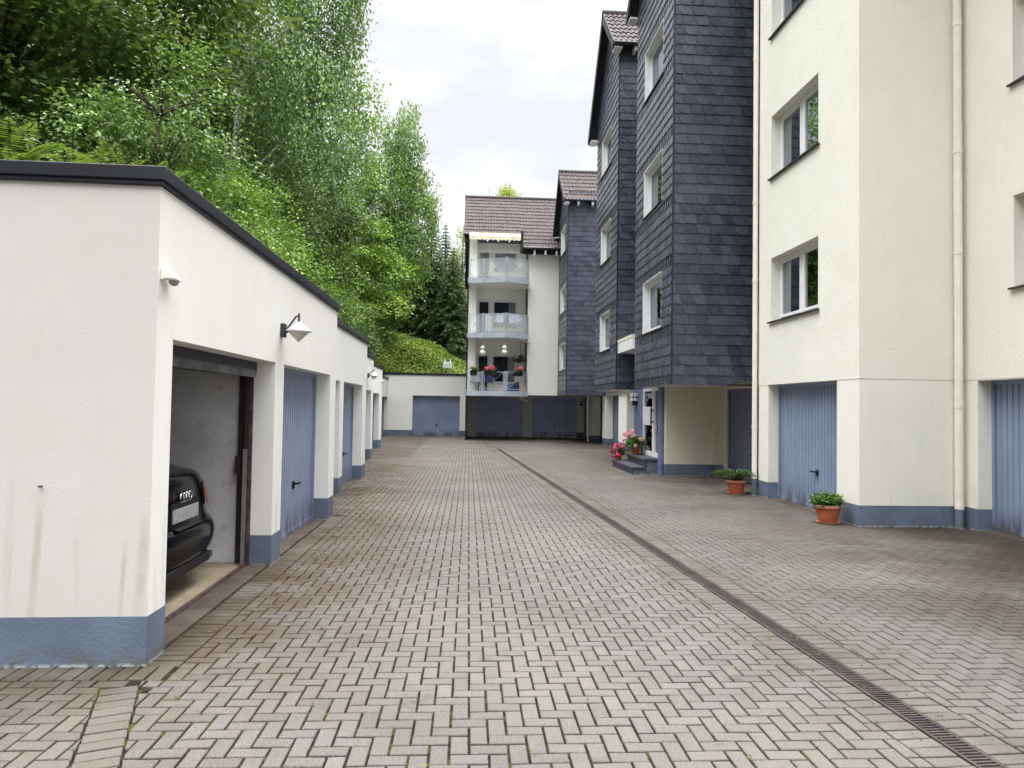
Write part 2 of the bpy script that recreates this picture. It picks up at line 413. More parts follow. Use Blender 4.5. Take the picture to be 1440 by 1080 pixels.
# ------------------------------------------------------------------ building helpers
def wall(mb, O, U, N, W, z0, z1, ops=(), depth=.2, thick=.25, ends=True, top=True, back=False, bottom=False):
    P = lambda u, n, z: (O[0]+U[0]*u+N[0]*n, O[1]+U[1]*u+N[1]*n, z)
    ops = [(a, b, max(c, z0), min(d, z1)) for a, b, c, d in ops if c < z1 - 1e-6 and d > z0 + 1e-6]
    us = sorted({0., W, *[q for o in ops for q in o[:2]]}); zs = sorted({z0, z1, *[q for o in ops for q in o[2:]]})
    for i in range(len(us)-1):
        for j in range(len(zs)-1):
            uc, zc = (us[i]+us[i+1])/2, (zs[j]+zs[j+1])/2
            if any(o[0] < uc < o[1] and o[2] < zc < o[3] for o in ops): continue
            mb.quad(P(us[i],0,zs[j]), P(us[i+1],0,zs[j]), P(us[i+1],0,zs[j+1]), P(us[i],0,zs[j+1]))
            if back: mb.quad(P(us[i],-thick,zs[j]), P(us[i],-thick,zs[j+1]), P(us[i+1],-thick,zs[j+1]), P(us[i+1],-thick,zs[j]))
    for a, b, c, d in ops:
        mb.quad(P(a,0,c), P(a,0,d), P(a,-depth,d), P(a,-depth,c)); mb.quad(P(b,0,c), P(b,-depth,c), P(b,-depth,d), P(b,0,d))
        if d < z1 - 1e-6: mb.quad(P(a,0,d), P(b,0,d), P(b,-depth,d), P(a,-depth,d))
        if c > z0 + 1e-6: mb.quad(P(a,0,c), P(a,-depth,c), P(b,-depth,c), P(b,0,c))
    if ends:
        for u in (0., W): mb.quad(P(u,0,z0), P(u,-thick,z0), P(u,-thick,z1), P(u,0,z1))
    if top:
        for i in range(len(us)-1):
            uc = (us[i]+us[i+1])/2
            if any(o[0] < uc < o[1] and o[3] > z1-1e-6 for o in ops): continue
            mb.quad(P(us[i],0,z1), P(us[i+1],0,z1), P(us[i+1],-thick,z1), P(us[i],-thick,z1))
    if bottom: mb.quad(P(0,0,z0), P(0,-thick,z0), P(W,-thick,z0), P(W,0,z0))

def garage_door(parent, O, U, N, W, H, n0=-.2, z0=.012, mat='door', handle=True, hu=None, label=None):
    """up-and-over door with vertical ribs, front plane at n0 behind the wall face"""
    mb = MB(); P = lambda u, n, z: (O[0]+U[0]*u+N[0]*n, O[1]+U[1]*u+N[1]*n, z)
    fr = .045
    pts = []; u = fr; n_r = max(8, round((W-2*fr)/.105)); p = (W-2*fr)/n_r
    for k in range(n_r):
        b = fr + k*p
        pts += [(b, -.016), (b+p*.10, -.016), (b+p*.18, 0.), (b+p*.92, 0.), (b+p*1., -.016)]
    zt = H-.055
    rows = [z0+.05, zt]
    for i in range(len(pts)-1):
        (a, na), (b, nb) = pts[i], pts[i+1]
        if b-a < 1e-6: continue
        mb.quad(P(a, n0+na-.02, rows[0]), P(b, n0+nb-.02, rows[0]), P(b, n0+nb-.02, rows[1]), P(a, n0+na-.02, rows[1]))
    mb.obox(O, U, N, fr, W-fr, n0-.05, n0-.012, z0, z0+.05)
    d = part('garage_door', mb, M[mat], parent, label)
    fb = MB()
    fb.obox(O, U, N, .0, fr, n0-.06, n0+.012, z0, H-.002); fb.obox(O, U, N, W-fr, W, n0-.06, n0+.012, z0, H-.002)
    fb.obox(O, U, N, fr, W-fr, n0-.06, n0+.012, H-.055, H-.002)
    part('door_frame', fb, M[mat], d)
    if handle:
        hb = MB(); hc = W/2 if hu is None else hu; zc = .62
        hb.obox(O, U, N, hc-.035, hc+.035, n0-.021, n0+.002, zc-.06, zc+.03)
        hb.obox(O, U, N, hc-.012, hc+.012, n0+.002, n0+.045, zc-.012, zc+.012)
        hb.obox(O, U, N, hc-.015, hc+.125, n0+.03, n0+.055, zc-.012, zc+.014)
        part('handle', hb, M['rubber'], d, bevel=.004)
    return d

def window(parent, O, U, N, a, b, z0, z1, depth=.13, split=1, curtain=None, sill=True, far='a', frame_w=.055, backing=True, sill_proj=.05, curtains=None):
    P = lambda u, n, z: (O[0]+U[0]*u+N[0]*n, O[1]+U[1]*u+N[1]*n, z)
    n0 = -depth
    fb = MB(); z0f = z0+.012
    def bar(u0, u1, q0, q1, na=-.06, nb=0.): fb.obox(O, U, N, u0, u1, n0+na, n0+nb, q0, q1)
    f = frame_w
    bar(a, a+f, z0f, z1); bar(b-f, b, z0f, z1); bar(a+f, b-f, z0f, z0f+f); bar(a+f, b-f, z1-f, z1)
    panes = []
    edges = [a+f + (b-a-2*f)*k/split for k in range(split+1)]
    for k in range(split):
        l, r = edges[k], edges[k+1]
        if k > 0: bar(l-.035, l+.035, z0f+f, z1-f)
        l2 = l+(.035 if k > 0 else 0); r2 = r-(.035 if k < split-1 else 0)
        s = .05
        fb.obox(O, U, N, l2+.004, l2+s, n0-.045, n0+.012, z0f+f, z1-f); fb.obox(O, U, N, r2-s, r2-.004, n0-.045, n0+.012, z0f+f, z1-f)
        fb.obox(O, U, N, l2+s, r2-s, n0-.045, n0+.012, z0f+f, z0f+f+s); fb.obox(O, U, N, l2+s, r2-s, n0-.045, n0+.012, z1-f-s, z1-f)
        panes.append((l2+s-.004, r2-s+.004, z0f+f+s-.004, z1-f-s+.004))
    w = part('window', fb, M['white'], parent, bevel=.004)
    for l, r, q0, q1 in panes:
        pb = MB(); pb.quad(P(l, n0-.02, q0), P(r, n0-.02, q0), P(r, n0-.02, q1), P(l, n0-.02, q1)); part('pane', pb, M['glass'], w)
    if sill:
        sb = MB(); sb.hexa([P(a-.05, -depth, z0-.01), P(b+.05, -depth, z0-.01), P(b+.05, sill_proj, z0-.035), P(a-.05, sill_proj, z0-.035)],
                           [P(a-.05, -depth, z0+.012), P(b+.05, -depth, z0+.012), P(b+.05, sill_proj, z0-.008), P(a-.05, sill_proj, z0-.008)])
        parts_split('sill', sb, M['dark_iron'], w)
    if backing:
        ib = MB(); d2 = n0-.7
        ib.quad(P(a-.1,d2,z0-.1), P(b+.1,d2,z0-.1), P(b+.1,d2,z1+.1), P(a-.1,d2,z1+.1))
        ib.quad(P(a-.1,d2,z0-.1), P(a-.1,d2,z1+.1), P(a-.1,n0-.065,z1+.1), P(a-.1,n0-.065,z0-.1)); ib.quad(P(b+.1,d2,z0-.1), P(b+.1,n0-.065,z0-.1), P(b+.1,n0-.065,z1+.1), P(b+.1,d2,z1+.1))
        ib.quad(P(a-.1,d2,z0-.1), P(a-.1,n0-.065,z0-.1), P(b+.1,n0-.065,z0-.1), P(b+.1,d2,z0-.1)); ib.quad(P(a-.1,d2,z1+.1), P(b+.1,d2,z1+.1), P(b+.1,n0-.065,z1+.1), P(a-.1,n0-.065,z1+.1))
        part('room_recess', ib, M['interior'], w)
    for (c0, c1, mt, q0, q1) in (curtains or []):
        cb = MB(); n = 24; L = []
        for k in range(n+1):
            u = c0+(c1-c0)*k/n; L.append((u, n0-.12+.018*math.sin(k*1.9)))
        for k in range(n): cb.quad(P(L[k][0], L[k][1], q0), P(L[k+1][0], L[k+1][1], q0), P(L[k+1][0], L[k+1][1], q1), P(L[k][0], L[k][1], q1))
        part('curtain', cb, M[mt], w, smooth=True)
    return w

def slates(mb, O, U, N, W, z0, zt, holes=(), bands=(), c=.216, sw=.27, seed=1, dent=True, topfn=None):
    """lapped slates with one rounded lower corner; every slate its own tilted face"""
    rn = random.Random(seed); P = lambda u, n, z: (O[0]+U[0]*u+N[0]*n, O[1]+U[1]*u+N[1]*n, z)
    k = 0; z = z0; pt = .5
    while z < zt:
        band = any(abs(z+c/2-b) < c/2 for b in bands)
        zc0, zc1 = z, z+c
        # free spans of this course
        segs = [(0., W, zc0, zc1)]
        for a, b, q0, q1 in holes:
            new = []
            for s0, s1, y0, y1 in segs:
                if q1 <= y0+.01 or q0 >= y1-.01 or b <= s0 or a >= s1: new.append((s0, s1, y0, y1)); continue
                if a > s0+.01: new.append((s0, a, y0, y1))
                if b < s1-.01: new.append((b, s1, y0, y1))
                if q0 > y0+.02: new.append((max(a,s0), min(b,s1), y0, q0))
                if q1 < y1-.02: new.append((max(a,s0), min(b,s1), q1, y1))
            segs = new
        w = .19 if (band and dent) else (.42 if band else sw)
        off = rn.uniform(0, w) if not band else rn.uniform(0, w)
        for s0, s1, y0, y1 in segs:
            u = -off
            while u < s1:
                ww = w*rn.uniform(.90, 1.10) if not band else w
                a, b = max(u, s0), min(u+ww, s1); u += ww
                if b-a < .012 or y1-y0 < .035: continue
                if topfn and y0+.05 > topfn((a+b)/2): continue
                t = rn.betavariate(1.4, 1.4); t = min(1, t*.9+(.25 if band and not dent else 0))  # plain band rows tinted lighter, a painted-in sheen
                no = .030+rn.uniform(-.003, .003)-(.006 if band else 0); nt = .010; yt = y1+.03
                if y1 < zc1-1e-4 or any(q0-.04 < y1 <= q0+.001 and a0 < b and b0 > a for a0, b0, q0, q1 in holes): yt = y1-.002
                g = .0022 if not (band and dent) else .036
                lean = .07 if (band and dent) else 0.
                pts = [(a+g+lean, y0), (b-g+lean, y0), (b-g, yt), (a+g, yt)]
                if not band and (b-a) > .14 and y1-y0 > .17:
                    r = min(.14, (b-a)*.7); arc = [(a+g+r*.8-r*.8*math.sin(q), y0+r-r*math.cos(q)) for q in [i*math.pi/2/6 for i in range(7)]]
                    pts = [(b-g, y0), (b-g, yt), (a+g, yt)] + arc[::-1]
                    poly = pts
                else: poly = pts
                def nn(zz): return no+(nt-no)*min(1, max(0, (zz-y0)/max(.02, yt-y0)))
                F = [P(p[0], nn(p[1]), p[1]) for p in poly]
                m_ = len(F)
                Bk = [P(p[0], nn(p[1])-.009, p[1]) for p in poly]
                mb.add(F+Bk, [tuple(range(m_))]+[(i, m_+i, m_+(i+1) % m_, (i+1) % m_) for i in range(m_)], t)
                if not band and (b-a) > .14 and y1-y0 > .17:      # the neighbour showing under the rounded corner
                    mb.add([P(a-.002,no-.009,y0), P(a+.17 if a+.17 < b else b,no-.009,y0), P(a+.17 if a+.17 < b else b,nn(y0+.17)-.009,y0+.17), P(a-.002,nn(y0+.17)-.009,y0+.17),
                            P(a-.002,no-.018,y0), P(a+.17 if a+.17 < b else b,no-.018,y0)], [(0,1,2,3),(4,5,1,0)], pt)
                pt = t
                if rn.random() < .22 and not band:
                    q = rn.uniform(.012,.03); uu = a+rn.uniform(.05,.8)*(b-a)
                    mb.add([P(uu,no+.0008,y0+.0005), P(uu+q,no+.0008,y0+.0005), P(uu+q*.4,nn(y0+q*.8)+.0008,y0+q*rn.uniform(.4,.9))], [(0,1,2)], 2.)
        z += c; k += 1

def pantiles(mb, P0, U, V, W, L, tw=.155, tl=.37, seed=3):
    """P0 lower corner, U along eave, V up the slope (unit)"""
    rn = random.Random(seed); P0 = Vector(P0); U = Vector(U).normalized(); V = Vector(V).normalized(); Nn = U.cross(V).normalized()
    if Nn.z < 0: Nn = -Nn
    rows = max(1, round(L/tl)); tl = L/rows; cols = max(1, round(W/tw)); tw = W/cols
    prof = [(0., .0), (.16, .022), (.34, .034), (.52, .024), (.72, .002), (.88, -.004), (1., .0)]
    for r in range(rows):
        for cidx in range(cols):
            t = min(1, max(0, rn.gauss(.5, .12)))
            v0, v1 = r*tl - (.02), (r+1)*tl+.02
            lift0, lift1 = .045+rn.uniform(-.004,.004), .012
            lo = [P0+U*(cidx*tw+a*tw)+V*v0+Nn*(h+lift0) for a, h in prof]
            hi = [P0+U*(cidx*tw+a*tw)+V*v1+Nn*(h+lift1) for a, h in prof]
            lip = [p-Nn*.03 for p in lo]; n = len(prof)
            mb.add(lo+hi+lip, [(i, i+1, n+i+1, n+i) for i in range(n-1)]+[(2*n+i, 2*n+i+1, i+1, i) for i in range(n-1)], t)

# ------------------------------------------------------------------ camera, world, sun
cam = bpy.data.cameras.new('camera'); co = bpy.data.objects.new('camera', cam); COL.objects.link(co)
cam.sensor_fit = 'HORIZONTAL'; cam.sensor_width = 36; cam.lens = 25; cam.clip_start = .05; cam.clip_end = 2000
co.location = (0, 0, 1.61); co.rotation_euler = (1.602732, -.015514, -.060903)
sc.camera = co
sc.view_settings.view_transform = 'Standard'; sc.view_settings.look = 'None'; sc.view_settings.exposure = 0; sc.view_settings.gamma = 1
SUN_EL, SUN_AZ = R(58), R(12)      # azimuth clockwise from the courtyard axis
w = bpy.data.worlds.new('World'); sc.world = w; w.use_nodes = True; nt = w.node_tree; nt.nodes.clear()
def wn(t, **k):
    x = nt.nodes.new(t)
    for a, b in k.items(): setattr(x, a, b)
    return x
wo = wn('ShaderNodeOutputWorld'); bg = wn('ShaderNodeBackground'); bg.inputs[1].default_value = .1; nt.links.new(bg.outputs[0], wo.inputs[0])
sky = wn('ShaderNodeTexSky', sky_type='NISHITA'); sky.sun_disc = False; sky.sun_elevation = SUN_EL; sky.sun_rotation = SUN_AZ
tc = wn('ShaderNodeTexCoord'); sp = wn('ShaderNodeSeparateXYZ'); nt.links.new(tc.outputs['Generated'], sp.inputs[0])
mp = wn('ShaderNodeMapping'); mp.inputs['Scale'].default_value = (1, 1, 2.2); nt.links.new(tc.outputs['Generated'], mp.inputs[0])
nz = wn('ShaderNodeTexNoise'); nz.inputs['Scale'].default_value = 4.2; nz.inputs['Detail'].default_value = 7; nz.inputs['Roughness'].default_value = .55; nt.links.new(mp.outputs[0], nz.inputs['Vector'])
r1 = wn('ShaderNodeMapRange', interpolation_type='SMOOTHSTEP'); nt.links.new(nz.outputs[0], r1.inputs[0])
for i, q in enumerate((.38, .74, .0, 1.)): r1.inputs[i+1].default_value = q
cl = wn('ShaderNodeMix', data_type='RGBA'); nt.links.new(r1.outputs[0], cl.inputs[0]); cl.inputs[6].default_value = (9.3, 9.5, 9.9, 1); cl.inputs[7].default_value = (13.5, 13.5, 13.5, 1)
gr = wn('ShaderNodeMapRange', interpolation_type='SMOOTHSTEP'); nt.links.new(sp.outputs[2], gr.inputs[0])
for i, q in enumerate((.50, .88, 1., 8.6)): gr.inputs[i+1].default_value = q
ml = wn('ShaderNodeMix', data_type='RGBA', blend_type='MULTIPLY'); ml.inputs[0].default_value = 1; nt.links.new(cl.outputs[2], ml.inputs[6]); nt.links.new(gr.outputs[0], ml.inputs[7])
mx = wn('ShaderNodeMix', data_type='RGBA'); mx.inputs[0].default_value = .92; nt.links.new(sky.outputs[0], mx.inputs[6]); nt.links.new(ml.outputs[2], mx.inputs[7]); nt.links.new(mx.outputs[2], bg.inputs[0])
sl = bpy.data.lights.new('sun', 'SUN'); sl.energy = 1.5; sl.angle = R(35); sl.color = (1., .97, .92)
so = bpy.data.objects.new('sun', sl); COL.objects.link(so); so.location = (3, 20, 40)
dirv = Vector((math.sin(SUN_AZ)*math.cos(SUN_EL), math.cos(SUN_AZ)*math.cos(SUN_EL), math.sin(SUN_EL)))
so.rotation_euler = dirv.to_track_quat('Z', 'Y').to_euler()

# ------------------------------------------------------------------ setting: ground, paving, hillside
g = MB(); g.quad((-60,-30,-.06), (60,-30,-.06), (60,120,-.06), (-60,120,-.06)); struct('ground', g, M['hill'])
SEG = [(-1.93, 4.50, 10.45), (-2.28, 10.45, 16.0), (-2.86, 16.0, 21.5), (-3.31, 21.5, 27.4), (-4.25, 27.4, 37.7)]
def leftx(y):
    if y < 4.5: return -9.
    for x, a, b in SEG:
        if y <= b: return x
    return -4.25
def rightx(y):
    if y < 9.72: return 7.25
    if y < 13.2: return 5.72
    if y < 16.9: return 6.15
    if y < 20.1: return 4.75
    return 6.3
jb = MB(); jb.quad((-9.,-3.,-.011), (8.,-3.,-.011), (8.,37.95,-.011), (-9.,37.95,-.011)); struct('paving_joints', jb, M['joint'])
D0 = (2.475, 2.0); D1 = (1.165, 26.8)
dv = Vector((D1[0]-D0[0], D1[1]-D0[1])); DL = dv.length; dv.normalize(); dn = Vector((dv.y, -dv.x))     # dn points to +x
D0 = (D0[0]-dv.x*4., D0[1]-dv.y*4.); DL += 4.
HALF = .068; SOLD = .195
def ddist(x, y): return (x-D0[0])*dn.x+(y-D0[1])*dn.y
def dlong(x, y): return (x-D0[0])*dv.x+(y-D0[1])*dv.y
S0 = Vector((-1.93, 4.18)); S1 = Vector((-1.02, 1.6)); sv = (S1-S0); SL = sv.length; sv.normalize(); sn = Vector((sv.y, -sv.x))
if sn.x < 0: sn = -sn
def sdist(x, y): return (x-S0.x)*sn.x+(y-S0.y)*sn.y
def slong(x, y): return (x-S0.x)*sv.x+(y-S0.y)*sv.y
def clip(poly, fn, keep_pos):
    out = []; n = len(poly)
    for i in range(n):
        a, b = poly[i], poly[(i+1) % n]; fa, fb = fn(*a), fn(*b)
        if not keep_pos: fa, fb = -fa, -fb
        if fa >= 0: out.append(a)
        if (fa >= 0) != (fb >= 0):
            t = fa/(fa-fb); out.append((a[0]+(b[0]-a[0])*t, a[1]+(b[1]-a[1])*t))
    return out
pv = MB(); rp = random.Random(5)
def paver(poly, exact=True):
    if len(poly) < 3: return
    cx = sum(p[0] for p in poly)/len(poly); cy = sum(p[1] for p in poly)/len(poly)
    ext = max(max(p[0] for p in poly)-min(p[0] for p in poly), max(p[1] for p in poly)-min(p[1] for p in poly))
    ar = abs(sum(poly[i][0]*poly[(i+1)%len(poly)][1]-poly[(i+1)%len(poly)][0]*poly[i][1] for i in range(len(poly))))/2
    if ar < .0012: return
    t = min(1, max(0, rp.gauss(.5, .125))); dz = rp.uniform(-.0018, .0018); tx, ty = rp.gauss(0, .010), rp.gauss(0, .010)
    def ins(d):
        o = []
        for p in poly:
            dx, dy = p[0]-cx, p[1]-cy; 
            o.append((p[0]-math.copysign(min(d, abs(dx)*.6), dx), p[1]-math.copysign(min(d, abs(dy)*.6), dy)))
        return o
    jx, jy = rp.uniform(-.001,.001), rp.uniform(-.001,.001)
    A = ins(.0062); B = ins(.0098); n = len(poly)
    zf = lambda p, z: (p[0]+jx, p[1]+jy, z+dz+(p[0]-cx)*tx+(p[1]-cy)*ty)
    vs = [zf(p, -.0035) for p in A]+[zf(p, 0.) for p in B]+[(p[0]+jx, p[1]+jy, -.014) for p in A]
    pv.add(vs, [tuple(range(n, 2*n))]+[(i, (i+1)%n, n+(i+1)%n, n+i) for i in range(n)]+[(2*n+i, 2*n+(i+1)%n, (i+1)%n, i) for i in range(n)], t)
UW = .0925
for j in range(-22, 412):
    for i in range(-99, 80):
        x, y = i*UW+.03, j*UW+.02
        q = (i-j) % 4
        if q == 0: rc = (x, y, x+2*UW, y+UW)
        elif q == 3: rc = (x, y, x+UW, y+2*UW)
        else: continue
        cx, cy = (rc[0]+rc[2])/2, (rc[1]+rc[3])/2
        if cy > 37.75 or cx > rightx(cy) or cx < leftx(cy)-.12: continue
        if cy < 4.5 and cx < -7: continue
        poly = [(rc[0],rc[1]), (rc[2],rc[1]), (rc[2],rc[3]), (rc[0],rc[3])]
        if cy < 10.5 and cx < -1.5 and cy > 4.0:
            if cy > 4.5: poly = clip(poly, lambda a, b: a+1.73, True)
            elif cx > -1.75: poly = clip(poly, lambda a, b: a+1.75, True)
            else: poly = clip(poly, lambda a, b: b-4.28, False)
        dd = ddist(cx, cy); lo = dlong(cx, cy)
        if abs(dd) < HALF+SOLD+.16 and -1 < lo < DL+.1:
            lim = HALF+SOLD
            if dd >= 0: poly = clip(poly, lambda a, b: ddist(a, b)-lim, True)
            else: poly = clip(poly, lambda a, b: ddist(a, b)+lim, False)
        s = sdist(cx, cy); lo = slong(cx, cy)
        if abs(s) < .26 and -.02 < lo < SL:
            if s >= 0: poly = clip(poly, lambda a, b: sdist(a, b)-.102, True)
            else: poly = clip(poly, lambda a, b: sdist(a, b)+.102, False)
        paver(poly)
k = 0
while k*.0925 < DL:
    for sg in (-1, 1):
        a, b = HALF+.004, HALF+SOLD
        if sg < 0: a, b = -b, -a
        l0, l1 = k*.0925, k*.0925+.0925
        pts = [(D0[0]+dv.x*l+dn.x*d, D0[1]+dv.y*l+dn.y*d) for l, d in ((l0,a),(l0,b),(l1,b),(l1,a))]
        paver(pts)
    k += 1
k = 0
while k*.098 < SL:
    l0, l1 = k*.098, k*.098+.098
    paver([(S0.x+sv.x*l+sn.x*d, S0.y+sv.y*l+sn.y*d) for l, d in ((l0,-.1),(l0,.1),(l1,.1),(l1,-.1))]); k += 1
for k in range(64):
    y = 4.5+k*.0925; paver([(-1.95,y), (-1.73,y), (-1.73,y+.0925), (-1.95,y+.0925)])
for k in range(54):
    x = -1.75-k*.1; paver([(x-.1,4.28), (x,4.28), (x,4.50), (x-.1,4.50)])
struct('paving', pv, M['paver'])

# drainage channel
dr = thing('drainage_channel', 'long narrow rusty grated drainage channel running down the paved courtyard', 'drain', (D0[0], D0[1], 0))
P2 = lambda l, d, z: (D0[0]+dv.x*l+dn.x*d, D0[1]+dv.y*l+dn.y*d, z)
gb = MB(); nb = int(DL/.028)
for k in range(nb):
    l = k*.028
    gb.hexa([P2(l,-.05,-.012), P2(l+.012,-.05,-.012), P2(l+.012,.05,-.012), P2(l,.05,-.012)], [P2(l,-.05,-.001), P2(l+.012,-.05,-.001), P2(l+.012,.05,-.001), P2(l,.05,-.001)], random.random())
def gratemat():
    m = NM('rusty grate'); c = m.mix(m.mr(m.noise(6, 5, .7), .3, .7), (.030,.025,.025), (.075,.057,.050))
    return m.done(m.bsdf(c, .7, .15, .4, m.bump(m.noise(80, 3), .3, .004)))
M['grate'] = gratemat()
part('grate', gb, M['grate'], dr)
fb = MB()
for a, b in ((-.067,-.050), (.050,.067)):
    fb.hexa([P2(0,a,-.03), P2(0,b,-.03), P2(DL,b,-.03), P2(DL,a,-.03)], [P2(0,a,.001), P2(0,b,.001), P2(DL,b,.001), P2(DL,a,.001)])
part('channel_frame', fb, M['grate'], dr)
tb = MB(); tb.quad(P2(0,-.05,-.0105), P2(0,.05,-.0105), P2(DL,.05,-.0105), P2(DL,-.05,-.0105)); part('channel_bed', tb, M['rubber'], dr)

em = MB(); ex_ = [-30+1.5*i for i in range(19)]; ey = [-26+1.5*j for j in range(18)]  # unseen bank added behind the camera to keep light off the garage front
def block_bank_z(x, y): return -.3+min(14, 1.9*max(0, min(-2.9-x, -.3-y)))+.3*math.sin(x*1.3)*math.sin(y*1.1)
for i in range(18):
    for j in range(17): em.quad(*[(a, b, block_bank_z(a, b)) for a, b in ((ex_[i],ey[j]),(ex_[i+1],ey[j]),(ex_[i+1],ey[j+1]),(ex_[i],ey[j+1]))])
struct('light_block_bank', em, M['hill'], smooth=True)
def hillz(x, y):
    dl = max(0., -6.3-x); db = max(0., y-42.)
    z = 2.75+.62*dl-.006*dl*dl*(dl < 40)+.26*db+.32*max(0, min(12, -x-.3))*min(1, db/4.)
    z += .25*math.sin(x*.9+y*.35)+.2*math.sin(y*.8-x*.4)
    return min(z, 26)
hb = MB(); xs = [-46+1.0*i for i in range(87)]; ys = [-8+1.0*j for j in range(120)]
idx = {}
for i, x in enumerate(xs):
    for j, y in enumerate(ys): idx[i, j] = len(hb.v); hb.v.append((x, y, hillz(x, y)))
for i in range(len(xs)-1):
    for j in range(len(ys)-1):
        if xs[i+1] <= -6.0 or (ys[j] >= 42 and xs[i+1] <= 2.):
            hb.f.append([idx[i,j], idx[i+1,j], idx[i+1,j+1], idx[i,j+1]]); hb.t.append(.5)
struct('hillside', hb, M['hill'], smooth=True)

# ------------------------------------------------------------------ garage row on the near side
GZ = 3.06
gr_ = thing('garage_row', 'long low white garage row stepping back in stages, its nearest bay standing open', 'garages', (-1.93, 4.5, 0))
Y_, X_ = (0., 1.), (1., 0.)
OPS = [[(4.75,7.22),(7.55,10.05)], [(10.72,12.78),(13.14,15.46)], [(16.4,18.55),(18.75,21.1)], [(21.9,23.9),(24.15,26.62)], [(28.2,30.8),(31.6,34.2),(34.95,37.68)]]
HD = 2.02
for k, (x, y0, y1) in enumerate(SEG):
    O = (x, y0); N = (1., 0.); W = y1-y0
    ops = [(a-y0, b-y0, 0, HD if k else 2.015) for a, b in OPS[k]]
    mb = MB(); wall(mb, O, Y_, N, W, .30, GZ-.08, ops, .21, .24, ends=True)
    # return wall where the next stage steps back
    if k < 4: mb.quad((x,y1,0), (SEG[k+1][0]-.3,y1,0), (SEG[k+1][0]-.3,y1,GZ-.08), (x,y1,GZ-.08))
    parts_split('wall', mb, M['plaster_left'], gr_)
    pb = MB(); wall(pb, (x+.004, y0), Y_, N, W, 0, .30, ops, .214, .24, top=True); parts_split('plinth', pb, M['plinth'], gr_)
    cb = MB(); cb.box(x-.32, x+.035, y0-(.035 if k == 0 else 0), y1+.02, GZ-.085, GZ)
    cb.box(x-.32, x+.022, y0-(.022 if k == 0 else 0), y1+.01, GZ-.115, GZ-.085)
    part('roof_edge', cb, M['black_metal'], gr_, bevel=.006)
    if k == 0:
        jb2 = MB()
        for yy in (8.0, 9.6): jb2.box(x+.030, x+.038, yy-.035, yy+.035, GZ-.088, GZ+.004)
        parts_split('roof_edge_joint', jb2, M['black_metal'], gr_)
    rb = MB(); rb.box(-6.6, x-.3, y0, y1+.005*k, GZ-.25, GZ-.03); part('roof', rb, M['hill'], gr_)
    for i, (a, b) in enumerate(OPS[k]):
        if k == 0 and i == 0: continue
        garage_door(gr_, (x, a), Y_, N, b-a, HD, n0=-.2, hu=(b-a)*.56)
    ab = MB()
    for a, b in OPS[k]: ab.box(x-.26, x-.03, a, b, -.03, .008)
    parts_split('sill', ab, M['concrete'], gr_)
bd_ = MB()
gx = [-6.6+.4*i for i in range(11)]; gy = [5.3+.5*j for j in range(61)]
for i in range(10):
    for j in range(60):
        if gx[i+1] > leftx(gy[j+1])-.3 or gx[i+1] > leftx(gy[j])-.3: continue
        zz = lambda x, y: GZ-.02+.34*min(1, max(0, (-2.7-x)/1.2))*min(1, (y-5.2)/1.2)*(1+.35*math.sin(x*2.3+y*1.1)) if x < leftx(y)-.3 else GZ-.2
        bd_.quad((gx[i],gy[j],zz(gx[i],gy[j])), (gx[i+1],gy[j],zz(gx[i+1],gy[j])), (gx[i+1],gy[j+1],zz(gx[i+1],gy[j+1])), (gx[i],gy[j+1],zz(gx[i],gy[j+1])))
part('planted_bed', bd_, M['hill'], gr_, smooth=True)
# front wall, faces the camera
fa = R(1.2); FU = (-math.cos(fa), -math.sin(fa)); FN = (math.sin(fa), -math.cos(fa))
mb = MB(); wall(mb, (-1.93, 4.5), FU, FN, 4.7, .30, GZ-.08, (), thick=.24, ends=False); parts_split('wall', mb, M['plaster_front_shaded'], gr_)
pb = MB(); wall(pb, (-1.926, 4.496), FU, FN, 4.7, 0, .30, (), thick=.24, ends=False); parts_split('plinth', pb, M['plinth'], gr_)
cb = MB(); cb.obox((-1.93,4.5), FU, FN, -.035, 4.7, -.3, .036, GZ-.085, GZ+.0015); cb.obox((-1.93,4.5), FU, FN, -.022, 4.7, -.3, .023, GZ-.115, GZ-.085)
part('roof_edge', cb, M['black_metal'], gr_, bevel=.006)
nb_ = MB(); nb_.tube([(-2.57, 4.50, 1.085), (-2.57, 4.455, 1.085)], .006, 8); part('nail', nb_, M['dark_iron'], gr_)
# open bay: floor, walls, ceiling, raised leaf and rails
ib = MB()
ib.quad((-2.14,7.30,0), (-7.6,7.30,0), (-7.6,7.30,2.4), (-2.14,7.30,2.4)); ib.quad((-2.14,4.64,0), (-2.14,4.64,2.4), (-7.6,4.64,2.4), (-7.6,4.64,0))
ib.quad((-7.6,4.64,0), (-7.6,4.64,2.4), (-7.6,7.30,2.4), (-7.6,7.30,0)); ib.quad((-2.14,4.64,2.4), (-2.14,7.30,2.4), (-7.6,7.30,2.4), (-7.6,4.64,2.4))
ib.quad((-2.14,7.22,0), (-2.14,7.30,0), (-2.14,7.30,2.4), (-2.14,7.22,2.4)); ib.quad((-2.14,4.64,2.015), (-2.14,7.30,2.015), (-2.14,7.30,2.4), (-2.14,4.64,2.4)); ib.quad((-2.14,4.64,0), (-2.14,4.75,0), (-2.14,4.75,2.4), (-2.14,4.64,2.4))
part('interior_wall', ib, M['garage_wall'], gr_)
fl = MB(); fl.box(-7.6, -2.19, 4.64, 7.30, -.05, .016); part('garage_floor', fl, M['garage_floor'], gr_)
rl = MB(); rl.box(-2.19, -2.165, 4.75, 7.22, -.02, .030); rl.box(-2.165, -2.155, 4.75, 7.22, -.02, .022); part('threshold_rail', rl, M['rust'], gr_)
lf = MB()
